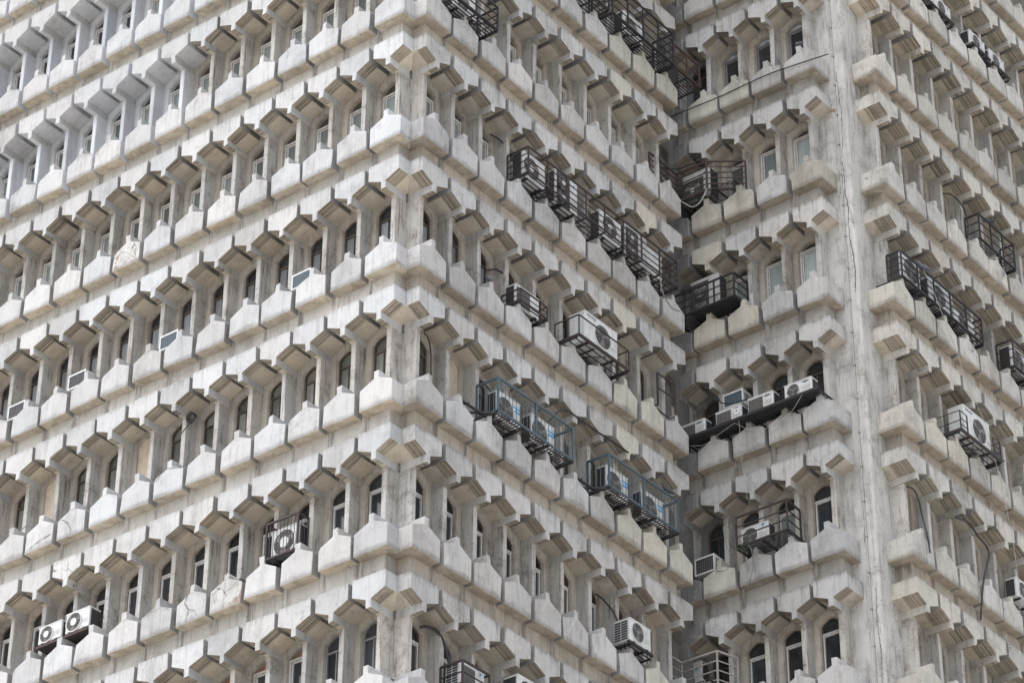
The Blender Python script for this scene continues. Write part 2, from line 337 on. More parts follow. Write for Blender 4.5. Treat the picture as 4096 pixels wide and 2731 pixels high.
# window wall with a pointed-arch opening
OW, AZ, SPR, OB = .265, -.505, -.655, -2.34
ARCH = [(-OW, SPR), (-OW*.80, SPR+.060), (-OW*.42, AZ-.030), (0, AZ), (OW*.42, AZ-.030), (OW*.80, SPR+.060), (OW, SPR)]
def inset(k):   # the arch outline pulled in by k, from the bottom left clockwise
    return [(-OW+k, OB+k)] + [(x*(OW-k)/OW, z-k) for x, z in ARCH] + [(OW-k, OB+k)]
def wall_mesh(w):
    bm = bmesh.new(); h = (w-SW)/2+.012; T, Bz = -.22, -2.80
    hole = [(-OW, OB)] + ARCH + [(OW, OB)]
    def face(pts, y=0): return bm.faces.new([bm.verts.new((x, y, z)) for x, z in pts])
    face([(-h, Bz), (-OW, Bz), (-OW, OB), (-OW, SPR), (-OW, T), (-h, T)]); face([(OW, Bz), (h, Bz), (h, T), (OW, T), (OW, SPR), (OW, OB)])
    face([(-OW, Bz), (OW, Bz), (OW, OB), (-OW, OB)])
    for p, q in zip(ARCH, ARCH[1:]): face([p, q, (q[0], T), (p[0], T)])
    rb = [(-OW+.018, OB)] + [(x*(OW-.018)/OW, z-.018) for x, z in ARCH] + [(OW-.018, OB)]
    for (p, q), (p2, q2) in zip(zip(hole, hole[1:]), zip(rb, rb[1:])):      # splayed reveal, then a square check
        bm.faces.new([bm.verts.new(c) for c in ((p[0], 0, p[1]), (p2[0], .055, p2[1]), (q2[0], .055, q2[1]), (q[0], 0, q[1]))])
        bm.faces.new([bm.verts.new(c) for c in ((p2[0], .055, p2[1]), (p2[0], .16, p2[1]), (q2[0], .16, q2[1]), (q2[0], .055, q2[1]))])
    bmesh.ops.remove_doubles(bm, verts=bm.verts[:], dist=1e-5); bmesh.ops.recalc_face_normals(bm, faces=bm.faces[:])
    f = max(bm.faces, key=lambda f: f.calc_area() if abs(f.normal.y) > .9 else 0)
    if f.normal.y > 0: bmesh.ops.reverse_faces(bm, faces=bm.faces[:])
    return to_mesh(bm, 'window_wall', 1)
wall_me = {'A': wall_mesh(WA), 'B': wall_mesh(WB)}; wall_me['C'] = wall_me['A']; wall_me['D'] = wall_me['B']
def outline_frame(bm, o, i, y0, y1, mi=0):
    """frame between two closed outlines"""
    n = len(o); A = [[bm.verts.new((x, y, z)) for x, z in L] for L, y in ((o, y1), (o, y0), (i, y0), (i, y1))]
    for u, w in zip(A, A[1:]):
        for k in range(n): bm.faces.new((u[k], u[(k+1) % n], w[(k+1) % n], w[k])).material_index = mi
def rect(x0, x1, z0, z1): return [(x0, z0), (x0, z1), (x1, z1), (x1, z0)]
YF = .085
def win_meshes(kind):
    """frame mesh plus list of (part name, mesh, material)"""
    bm = bmesh.new(); sub = []
    if kind in ('upvc', 'upvc2'):
        top = -.80 if kind == 'upvc' else -.70
        outline_frame(bm, rect(-.245, .245, OB+.01, top), rect(-.205, .205, OB+.05, top-.045), YF-.03, YF+.05)
        outline_frame(bm, rect(-.20, .20, OB+.055, top-.05), rect(-.165, .165, OB+.09, top-.085), YF-.005, YF+.03)
        b2 = bmesh.new(); fp = [(-.16, OB+.095), (-.16, top-.09), (.16, top-.09), (.16, OB+.095)]
        b2.faces.new([b2.verts.new((x, YF+.02, z)) for x, z in fp]); sub.append(('pane', to_mesh(b2, 'pane', 1)))
        b3 = bmesh.new(); pts = [(-OW+.03, top+.0)] + [(x*.93, z-.02) for x, z in ARCH] + [(OW-.03, top)]
        b3.faces.new([b3.verts.new((x, YF+.055, z)) for x, z in pts]); sub.append(('arch_board', to_mesh(b3, 'arch_board', 1)))
    elif kind in ('arched', 'mesh'):
        tr = -.86
        outline_frame(bm, inset(.022), inset(.055), YF-.02, YF+.05)
        box(bm, -OW+.055, OW-.055, YF-.015, YF+.04, tr-.02, tr+.02)
        box(bm, -.012, .012, YF-.005, YF+.03, OB+.05, tr-.02)
        for s in (-1, 1):
            b2 = bmesh.new(); x0, x1 = (-OW+.055, -.012) if s < 0 else (.012, OW-.055)
            b2.faces.new([b2.verts.new((x, YF+.02, z)) for x, z in rect(x0, x1, OB+.055, tr-.02)]); sub.append(('pane', to_mesh(b2, 'pane', 1)))
        b3 = bmesh.new(); ins = inset(.055)[1:-1]
        b3.faces.new([b3.verts.new((x, YF+.02, z)) for x, z in [(ins[0][0], tr+.02)] + ins + [(ins[-1][0], tr+.02)]]); sub.append(('arch_pane', to_mesh(b3, 'arch_pane', 1)))
    elif kind == 'inner':      # dark arched fanlight, white sash below
        tr = -.86
        outline_frame(bm, inset(.022), inset(.045), YF-.01, YF+.05, 1)
        box(bm, -OW+.03, OW-.03, YF-.02, YF+.04, tr-.022, tr+.022)
        outline_frame(bm, rect(-.222, .222, OB+.03, tr-.03), rect(-.185, .185, OB+.065, tr-.065), YF-.02, YF+.03)
        b2 = bmesh.new(); b2.faces.new([b2.verts.new((x, YF+.015, z)) for x, z in rect(-.185, .185, OB+.065, tr-.065)]); sub.append(('pane', to_mesh(b2, 'pane', 1)))
        b3 = bmesh.new(); ins = inset(.045)[1:-1]
        b3.faces.new([b3.verts.new((x, YF+.025, z)) for x, z in [(ins[0][0], tr+.022)] + ins + [(ins[-1][0], tr+.022)]]); sub.append(('arch_pane', to_mesh(b3, 'arch_pane', 1)))
    else:                      # blocked up flush with plaster
        bm.faces.new([bm.verts.new((x, .03, z)) for x, z in inset(.015)])
    for me in [bm]: bmesh.ops.recalc_face_normals(me, faces=me.faces[:])
    return to_mesh(bm, 'window_'+kind, 2), sub
WM = {k: win_meshes(k) for k in ('upvc', 'upvc2', 'arched', 'mesh', 'inner', 'blind')}
for me, sub in WM.values():
    for m in [me]+[s[1] for s in sub]:
        for p in m.polygons: pass
def flip_to_front(me):
    for p in me.polygons:
        if len(me.polygons) == 1 and p.normal.y > 0: me.flip_normals(); break
for me, sub in WM.values():
    flip_to_front(me); [flip_to_front(s[1]) for s in sub]

# ---------------------------------------------------------------- the building
B = bpy.data.objects.new('office_building', None); COL.objects.link(B); B.empty_display_size = 2
B['label'] = 'weathered white concrete office tower with tooth-shaped window hoods and sill blocks'; B['category'] = 'building'
TINT = random.Random(11)
def tint(o, lo=.93, hi=1.04, warm=.02):
    k = TINT.uniform(lo, hi) * (TINT.uniform(.82, .95) if TINT.random() < .16 else 1); w = TINT.uniform(-warm, warm); o.color = (k*(1+w), k, k*(1-w), 1)
def finish(fc, r, k):
    """paint system of one bay"""
    fresh = (fc == 'A' and ((r <= -1 and k >= 6) or (r == 0 and k >= 7)))
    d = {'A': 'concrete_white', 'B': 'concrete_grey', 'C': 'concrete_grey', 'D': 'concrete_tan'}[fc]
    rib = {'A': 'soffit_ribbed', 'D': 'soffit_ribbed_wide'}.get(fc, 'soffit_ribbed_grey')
    fin = 'fin_plaster'; wall = 'wall_plaster'
    sill = d; hood = d
    if fresh: rib = fin = wall = 'fresh_paint'
    return hood, sill, rib, fin, wall
CREAM = {('B', -1, 7): 's', ('B', -1, 8): 's', ('B', -1, 9): 's', ('B', 0, 7): 'h', ('B', 1, 8): 'h', ('B', 2, 7): 'hs', ('B', 3, 7): 'hs', ('B', 2, 8): 's', ('B', 3, 8): 's', ('B', 3, 9): 's',
         ('B', 4, 8): 's', ('C', 0, 3): 's', ('C', 0, 2): 's', ('C', 1, 3): 'hs', ('C', 1, 2): 's', ('C', 0, 0): 's', ('C', 3, 3): 's', ('C', -1, 3): 's', ('C', -1, 2): 's', ('D', 2, 1): 's', ('D', 2, 2): 's', ('D', 4, 0): 'h', ('D', 1, 1): 's', ('D', 1, 0): 's'}
BROKEN_H = {('D', -1, 3), ('D', 1, 1), ('A', 1, 10), ('D', 3, 3), ('D', -1, 0), ('D', 4, 2), ('D', 2, 0)}
BROKEN_S = {('D', 3, 2), ('D', 3, 4), ('D', -1, 1), ('D', 1, 3), ('D', 2, 4), ('A', 4, 4)}
PEELED = {('A', 0, 12): 's', ('A', 4, 5): 's', ('A', 4, 4): 's', ('A', 3, 2): 's', ('A', 4, 9): 'h', ('A', 1, 8): 's'}
BLIND = {('A', 3, 7), ('B', 3, 1), ('A', 3, 10)}
def win_kind(fc, r, k, rr):
    if (fc, r, k) in BLIND: return 'blind', 'plaster_blind', []
    x = rr.random()
    if fc == 'A':
        if r <= 0: return 'upvc', 'frame_white', ['glass_dark' if k > 8 and r < 0 else 'glass_green', 'board_dark']
        if r == 1: return 'upvc', 'frame_white', ['glass_green', 'board_dark']
        if r == 2: return 'mesh', 'frame_wood', ['glass_mesh', 'glass_mesh', 'glass_dark']
        if r == 3: return 'arched', 'frame_wood', ['glass_olive', 'glass_olive', 'glass_olive']
        if r == 4: return 'inner', 'frame_white', ['glass_dark', 'glass_dark']
        return ('arched', 'frame_grey', ['glass_dark', 'glass_olive', 'glass_dark']) if k < 2 else ('upvc2', 'frame_white', ['glass_dark', 'brick_infill'])
    if fc == 'B':
        if r <= 1: return 'upvc', 'frame_white', ['glass_green', 'board_dark']
        if r == 2: return 'mesh', 'frame_wood', ['glass_mesh', 'glass_mesh', 'glass_dark']
        if r == 3: return 'arched', 'frame_wood', ['glass_olive', 'glass_olive', 'glass_olive']
        return 'inner', 'frame_white', ['glass_dark', 'glass_dark']
    if fc == 'C' and k == 3: return 'arched', 'frame_wood', ['glass_dark']*3
    if fc == 'C':
        if r <= -1: return 'upvc2', 'frame_grey', ['glass_dark', 'glass_film']
        if r <= 1: return 'upvc2', 'frame_white', ['glass_pale' if x < .55 else 'glass_green', 'board_dark']
        if r == 2: return 'arched', 'frame_wood', ['glass_dark']*3
        return 'inner', 'frame_white', ['glass_pale' if x < .4 and r == 3 else 'glass_dark', 'glass_dark']
    return 'inner', 'frame_wood', ['glass_dark', 'glass_dark']
WIN = {}
extra = {}      # pieces outside the picture, gathered into one mass per kind
def put(name, me, M, mats, show, key=None):
    if show:
        o = link(name, me, B, mats, M); tint(o); return o
    extra.setdefault((name, tuple(mats)), []).append((me, M))
ROWS = range(-5, 8)
jr = random.Random(5)
for fc, us in UNITS.items():
    w = WA if fc in 'AC' else WB
    for r in ROWS:
        z = zrow(r)
        for k, u in enumerate(us):
            if not seen(fc, u, z-3.0, z, .6, m=.16): continue
            hood, sill, rib, fin, wall = finish(fc, r, k)
            cr = CREAM.get((fc, r, k), '')
            if 's' in cr: sill = 'concrete_cream'
            if 'h' in cr: hood = 'concrete_cream'
            pe = PEELED.get((fc, r, k), '')
            if 's' in pe: sill = 'concrete_peeled'
            if 'h' in pe: hood = 'concrete_peeled'
            J = Matrix.Translation((jr.uniform(-.008, .008), jr.uniform(-.012, .012), jr.uniform(-.008, .008))) @ Matrix.Rotation(jr.uniform(-.010, .010), 4, 'Y')
            corner = k == 0 and fc in 'AB'
            if corner: J = Matrix.Identity(4)
            M = mat_at(fc, u, 0, z)
            side = 'fresh_paint' if fin == 'fresh_paint' else 'side_gap_shade'
            if fc == 'C' and k == 4: hood = sill = 'concrete_corner_shade'
            if fc == 'C' and k >= 3: wall = 'concrete_corner_shade'
            me = (hood_cA if fc == 'A' else hood_cB) if corner else hood_bk if (fc, r, k) in BROKEN_H else jr.choice(hood_me)
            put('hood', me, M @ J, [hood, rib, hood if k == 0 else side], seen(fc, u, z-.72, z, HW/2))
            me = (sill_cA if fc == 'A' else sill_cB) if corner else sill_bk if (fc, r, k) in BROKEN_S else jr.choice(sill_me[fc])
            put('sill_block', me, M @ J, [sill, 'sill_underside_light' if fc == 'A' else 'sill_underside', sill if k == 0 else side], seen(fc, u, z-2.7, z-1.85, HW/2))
            put('fin', fin_corner if corner else fin_me, M, [fin], seen(fc, u, z-1.9, z-.69, SW/2, FD))
            # window bay to the far side of this fin
            last = (fc == 'C' and k == 4) or (k == len(us)-1 and fc in 'AD')
            if last: continue
            sgn = -1 if fc in 'AC' else 1
            ub = u + sgn*w/2; Mw = mat_at(fc, ub, 0, z)
            vis = seen(fc, ub, z-2.2, z-.35, .4, .05)
            put('window_wall', wall_me[fc], Mw, [wall], vis)
            kind, fm, gm = win_kind(fc, r, k, jr); wme, sub = WM[kind]
            o = put('window', wme, Mw, [fm, 'frame_wood'], vis)
            if o is not None: WIN[(fc, r, k)] = o
            for (pn, pm), gmat in zip(sub, gm):
                if o is not None: tint(link(pn, pm, o, [gmat]))
                else: extra.setdefault((pn, (gmat,)), []).append((pm, Mw))
for (name, mats), L in extra.items():          # the bays just out of frame: one mass for each kind of piece
    bm = bmesh.new()
    for me, M in L:
        n0 = len(bm.verts); f0 = len(bm.faces); bm.from_mesh(me); bm.verts.ensure_lookup_table()
        bmesh.ops.transform(bm, matrix=M, verts=bm.verts[n0:])
    o = link(name, to_mesh(bm, name+'_mass', len(mats)), B, list(mats)); o['kind'] = 'stuff'
# spandrel bands between the sill blocks and the next row of hoods
def band(name, x0, x1, y0, y1, z0, z1, m):
    bm = bmesh.new(); c = Vector(((x0+x1)/2, (y0+y1)/2, z0)); box(bm, x0-c.x, x1-c.x, y0-c.y, y1-c.y, 0, z1-z0)
    return link(name, to_mesh(bm, name), B, [m], Matrix.Translation(c))
for r in ROWS:
    z0, z1 = zrow(r)-3.42, zrow(r)-2.47
    band('spandrel', -19, -CA+.161, -SPD, .25, z0, z1, 'spandrel_plaster')
    band('spandrel', -.25, SPD, CA-.161, UNITS['B'][9]+.161, z0+.003, z1-.003, 'spandrel_beige')
    band('spandrel', -.1, 3.627+.161, CY-SPD, CY+.25, z0+.006, z1-.006, 'spandrel_grey')
    band('spandrel', DX-.25, DX+SPD, 11.091-.161, 26, z0, z1, 'spandrel_beige')
# plain wall at the inner corner end of the recessed wing and the round-edged corner pier
band('end_wall', -.3, 0, UNITS['B'][9]+WB-.41, CY+.05, 0, ZB+16, 'concrete_corner_shade')
bm = bmesh.new()
pts = [(3.66, CY), (DX-.06, CY), (DX-.025, CY+.012), (DX-.012, CY+.025), (DX, CY+.06), (DX, 11.06), (DX-.3, 11.06), (3.66, CY+.3)]
lo = [bm.verts.new((x-DX, y-CY, 0)) for x, y in pts]; hi = [bm.verts.new((x-DX, y-CY, ZB+16)) for x, y in pts]
for i in range(len(pts)): bm.faces.new((lo[i], lo[(i+1) % len(pts)], hi[(i+1) % len(pts)], hi[i]))
bmesh.ops.recalc_face_normals(bm, faces=bm.faces[:])
pier = link('corner_pier', to_mesh(bm, 'corner_pier'), B, ['pillar_plaster'], Matrix.Translation((DX, CY, 0)))
bm = bmesh.new(); box(bm, -.30, -.0355, .0355, .30, 0, ZB+16)
link('corner_pier', to_mesh(bm, 'corner_pier'), B, ['fin_plaster'])
# dark core behind the panes, closed storeys above and below the picture
def prism(name, pts, z0, z1, m):
    bm = bmesh.new(); lo = [bm.verts.new((x, y, z0)) for x, y in pts]; hi = [bm.verts.new((x, y, z1)) for x, y in pts]; n = len(pts)
    for i in range(n): bm.faces.new((lo[i], lo[(i+1) % n], hi[(i+1) % n], hi[i]))
    bm.faces.new(lo[::-1]); bm.faces.new(hi); bmesh.ops.recalc_face_normals(bm, faces=bm.faces[:])
    return link(name, to_mesh(bm, name), B, [m])
def plan(d): return [(-19, -d), (d, -d), (d, CY-d), (DX+d, CY-d), (DX+d, 26), (-19, 26)]
prism('core', plan(-.24), .2, ZB+17, 'board_dark')
prism('lower_storeys', plan(.05), .1, zrow(8)-.1, 'spandrel_plaster')
prism('upper_storeys', plan(.05), zrow(-6), ZB+24, 'spandrel_plaster')
# street far below
g = NT('street_paving'); tc = g.n('TexCoord'); n = g.noise(tc.outputs['Object'], .35, 5); n2 = g.noise(tc.outputs['Object'], 6, 4)
g.put(g.b.inputs['Base Color'], g.mix(g.ramp(n, .4, .65), (.57, .53, .47, 1), g.mix(n2, (.50, .465, .41, 1), (.58, .55, .49, 1)))); g.b.inputs['Roughness'].default_value = .9
bm = bmesh.new(); q = 1500
bm.faces.new([bm.verts.new(p) for p in ((-q, -q, 0), (q, -q, 0), (q, q, 0), (-q, q, 0))])
gr = link('ground', to_mesh(bm, 'ground'), None, ['street_paving']); gr['kind'] = 'structure'
# ================================================================ things hung on the facades
plain('ac_white', (.62, .63, .625), .45, var=.32, rust=(.27, .245, .21), sc=6)
plain('ac_grey', (.46, .46, .45), .5, var=.4, rust=(.22, .20, .18), sc=6)
plain('coil_dark', (.035, .037, .042), .6, var=.3)
plain('coil_blue', (.035, .085, .12), .5, var=.5, rust=(.02, .03, .04), sc=20)
plain('fan_dark', (.05, .048, .046), .6, var=.3)
plain('fan_grey', (.22, .21, .20), .6, var=.3)
plain('steel_brown', (.040, .031, .031), .75, var=.45, rust=(.085, .05, .04))
plain('steel_black', (.020, .020, .024), .7, var=.4, rust=(.05, .04, .035))
plain('steel_blue', (.075, .115, .14), .6, var=.5, rust=(.10, .085, .075))
plain('steel_rust', (.065, .040, .038), .8, var=.6, rust=(.07, .04, .035))
plain('steel_pale', (.38, .36, .35), .6, var=.4, rust=(.2, .12, .1))
plain('tarp_dark', (.03, .04, .038), .9, var=.4)
plain('cable_black', (.022, .022, .025), .55, var=.2)
plain('cable_white', (.42, .415, .39), .6, var=.3)
plain('cable_grey', (.20, .20, .19), .6, var=.3)
plain('sticker_blue', (.03, .30, .60), .5, var=.1)
plain('print_white', (.8, .8, .8), .5, var=.05)
plain('print_navy', (.03, .06, .22), .5, var=.05)
plain('print_cyan', (.04, .42, .55), .5, var=.05)
plain('print_dark', (.10, .11, .13), .5, var=.05)
plain('pigeon_feather', (.085, .09, .105), .7, var=.5, rust=(.03, .03, .04), sc=22)
plain('leaf_green', (.05, .11, .04), .6, var=.3)

def thing(name, label, cat, fc, u, d, z, group=None):
    o = bpy.data.objects.new(name, None); COL.objects.link(o); o.empty_display_size = .2
    o.matrix_world = mat_at(fc, u, d, z); o['label'] = label; o['category'] = cat
    if group: o['group'] = group
    return o
def tagm(o, label, cat, group=None):
    o['label'] = label; o['category'] = cat
    if group: o['group'] = group
    return o
def part(name, bm, mat, par, recalc=True):
    if recalc: bmesh.ops.recalc_face_normals(bm, faces=bm.faces[:])
    return link(name, to_mesh(bm, name, 1), par, [mat])
def lettering(s, size, loc, mat, par, name='lettering', rot=0.0):
    cu = bpy.data.curves.new(name, 'FONT'); cu.body = s; cu.size = size; cu.extrude = .0015; cu.align_x = 'CENTER'; cu.align_y = 'CENTER'; cu.resolution_u = 2; cu.offset = size*.012
    tmp = bpy.data.objects.new(name, cu); COL.objects.link(tmp); dg = bpy.context.evaluated_depsgraph_get()
    me = bpy.data.meshes.new_from_object(tmp.evaluated_get(dg)); bpy.data.objects.remove(tmp); me.materials.clear(); me.materials.append(None)
    o = link(name, me, par, [mat])
    o.matrix_local = Matrix.Translation(loc) @ Matrix.Rotation(rot, 4, 'Y') @ Matrix.Rotation(math.pi/2, 4, 'X')
    return o
AC_GROUP = 'outdoor air-conditioner units on the facades'
def split_ac(label, fc, u0, u1, z0, z1, d, r, dep=.27, fans=((.36, .5, .36),), white=True, hub=.30, hubw=False, coil='left', brand=None, dark_front=False, square=False, coarse=False):
    """outdoor unit; fans = (x fraction, z fraction, radius as a fraction of the height)"""
    w, h = u1-u0, z1-z0
    t = thing('air_conditioner', label, 'air conditioner', fc, (u0+u1)/2, d, zrow(r)+z0, AC_GROUP)
    m = 'ac_white' if white else 'ac_grey'; x0, x1 = -w/2, w/2
    bm = bmesh.new(); box(bm, x0, x1, 0, dep, .03, h); bmesh.ops.bevel(bm, geom=bm.edges[:], offset=.012, segments=1, affect='EDGES'); part('casing', bm, m, t)
    bm = bmesh.new(); box(bm, x0-.006, x1+.006, -.006, dep+.006, h-.022, h+.004); part('top_panel', bm, m, t)
    for fx in (x0+.10, x1-.16):
        bm = bmesh.new(); box(bm, fx, fx+.06, -.012, dep+.012, 0, .03); part('foot', bm, 'steel_black', t)
    bm = bmesh.new(); sx = x0-.003 if coil == 'left' else x1+.003           # finned coil on the open end, behind wires
    y0, y1 = (.05, dep-.004)
    box(bm, sx-.002, sx+.002, y0, y1, .06, h-.04); part('coil', bm, 'coil_dark', t)
    bm = bmesh.new(); sg = -1 if coil == 'left' else 1
    for i in range(9):
        zz = .06+(h-.10)*i/8; box(bm, sx+sg*.004-.002, sx+sg*.004+.002, y0, y1, zz-.004, zz+.004)
    for i in range(3):
        yy = y0+(y1-y0)*(i+.0)/2; box(bm, sx+sg*.007-.002, sx+sg*.007+.002, yy-.005, yy+.005, .06, h-.04)
    part('coil_guard', bm, m if coarse else 'fan_dark', t)
    if dark_front:
        bm = bmesh.new(); box(bm, x0+.025, x0+w*.60, -.004, .0, .06, h-.05); part('front_mesh', bm, 'fan_dark', t)
        bm = bmesh.new()
        for i in range(1, 9): xx = x0+.025+(w*.60-.025)*i/9; box(bm, xx-.003, xx+.003, -.009, -.004, .06, h-.05)
        for i in range(1, 8): zz = .06+(h-.11)*i/8; box(bm, x0+.025, x0+w*.60, -.0085, -.0045, zz-.003, zz+.003)
        part('front_guard', bm, 'fan_grey', t)
    for fx, fz, fr in fans:
        cx, cz, R = x0+w*fx, h*fz, fr*h
        bm = bmesh.new(); disc(bm, (cx, cz), R, -.003); g_ = part('fan_opening', bm, 'fan_dark', t)
        bm = bmesh.new()
        for k in range(3):
            a = k*2*math.pi/3+.4; pts = [(R*.2, a), (R*.9, a-.35), (R*.93, a+.35), (R*.25, a+.55)]
            bm.faces.new([bm.verts.new((cx+q*math.cos(p), -.006-.004*i, cz+q*math.sin(p))) for i, (q, p) in enumerate(pts)])
        part('fan_blade', bm, 'fan_grey', g_)
        bm = bmesh.new(); disc_ring(bm, (cx, cz), R*.95, R*1.07, -.020, 0); 
        if square: box(bm, cx-R*1.2, cx+R*1.2, -.004, -.001, cz-R*1.12, cz+R*1.12)
        part('fan_rim', bm, 'fan_dark' if square else m if not dark_front else 'fan_grey', g_)
        bm = bmesh.new()
        for k in range(14):
            a = k*2*math.pi/14; bar(bm, (cx+R*hub*math.cos(a), -.017, cz+R*hub*math.sin(a)), (cx+R*.98*math.cos(a+.25), -.015, cz+R*.98*math.sin(a+.25)), .0028)
        for q in (.55, .78): disc_ring(bm, (cx, cz), R*q-.003, R*q+.003, -.019, -.015, 24)
        part('fan_guard', bm, 'fan_grey', g_)
        bm = bmesh.new(); disc_ring(bm, (cx, cz), .001, R*hub, -.024, -.012, 20); part('fan_hub', bm, 'ac_white' if hubw else 'fan_grey', g_)
    bm = bmesh.new(); xs = x0+w*.66
    for i in range(4): box(bm, xs, x1-.03, -.003, 0, h*.30+.028*i, h*.30+.028*i+.010)
    part('service_panel', bm, 'ac_grey', t)
    if brand == 'plate':      # blue maker's sticker
        bm = bmesh.new(); box(bm, x1-.235, x1-.02, -.006, -.003, h*.62, h*.62+.13); p = part('sticker', bm, 'sticker_blue', t)
        lettering('Midea', .062, (x1-.115, -.008, h*.62+.062), 'print_white', p)
        bm = bmesh.new(); disc_ring(bm, (x1-.207, h*.62+.065), .010, .022, -.009, -.006, 14); part('emblem', bm, 'print_white', p)
    elif brand == 'tri':      # two-tone triangle emblem
        bm = bmesh.new(); a, c = x1-.13, h*.80
        bm.faces.new([bm.verts.new((x, -.004, z)) for x, z in ((a-.03, c+.02), (a+.04, c+.065), (a-.03, c+.065))]); part('emblem', bm, 'print_dark', t)
        bm = bmesh.new(); bm.faces.new([bm.verts.new((x, -.006, z)) for x, z in ((a-.03, c-.015), (a+.0, c-.01), (a+.045, c+.065), (a-.015, c+.025))]); part('emblem', bm, 'print_cyan', t)
    elif brand == 'star':
        bm = bmesh.new(); a, c = x1-.12, h*.66; box(bm, a-.055, a+.055, -.005, -.002, c-.085, c+.085); p = part('sticker', bm, 'print_white', t)
        bm = bmesh.new(); box(bm, a-.05, a+.05, -.008, -.005, c+.055, c+.08); part('sticker_band', bm, 'print_navy', p)
        bm = bmesh.new(); bm.faces.new([bm.verts.new((a+q*math.sin(k*math.pi/5), -.008, c-.01+q*math.cos(k*math.pi/5))) for k, q in ((k, .042 if k % 2 == 0 else .017) for k in range(10))]); part('star', bm, 'print_navy', p)
    elif brand == 'oval':
        bm = bmesh.new(); a, c = x1-.15, h*.82
        f = bm.faces.new([bm.verts.new((a+.085*math.cos(k*math.pi/10), -.005, c+.022*math.sin(k*math.pi/10))) for k in range(20)]); part('emblem', bm, 'print_dark', t)
    elif brand == 'voltas': lettering('VOLTAS', .085, (x0+w*.20, -.004, h*.90), 'print_dark', t)
    return t
def window_ac(label, fc, u0, u1, z0, z1, d, r, coil='coil_blue', dep=.5, louvre=True):
    w, h = u1-u0, z1-z0
    t = thing('window_air_conditioner', label, 'air conditioner', fc, (u0+u1)/2, d, zrow(r)+z0, 'window air conditioners in the openings')
    x0, x1 = -w/2, w/2
    bm = bmesh.new(); box(bm, x0, x1, 0, dep, 0, h); bmesh.ops.bevel(bm, geom=bm.edges[:], offset=.008, segments=1, affect='EDGES'); part('casing', bm, 'ac_white', t)
    bm = bmesh.new(); box(bm, x0+.03, x1-.03, -.004, .0, .035, h-.04); c = part('coil', bm, coil, t)
    bm = bmesh.new(); outline_frame(bm, rect(x0, x1, 0, h), rect(x0+.03, x1-.03, .035, h-.04), -.016, .0); part('front_frame', bm, 'ac_white', t)
    bm = bmesh.new()
    for i in range(1, 8): xx = x0+.03+(w-.06)*i/8; box(bm, xx-.002, xx+.002, -.010, -.006, .035, h-.04)
    for i in range(1, 6): zz = .035+(h-.075)*i/6; box(bm, x0+.03, x1-.03, -.0095, -.0065, zz-.002, zz+.002)
    part('coil_guard', bm, 'fan_grey', c)
    for s in (-1, 1):
        bm = bmesh.new()
        for i in range(5): box(bm, s*(w/2)-.003, s*(w/2)+.003, .05+.035*i, .07+.035*i, h*.25, h*.8)
        part('side_louvre', bm, 'coil_dark', t)
    return t
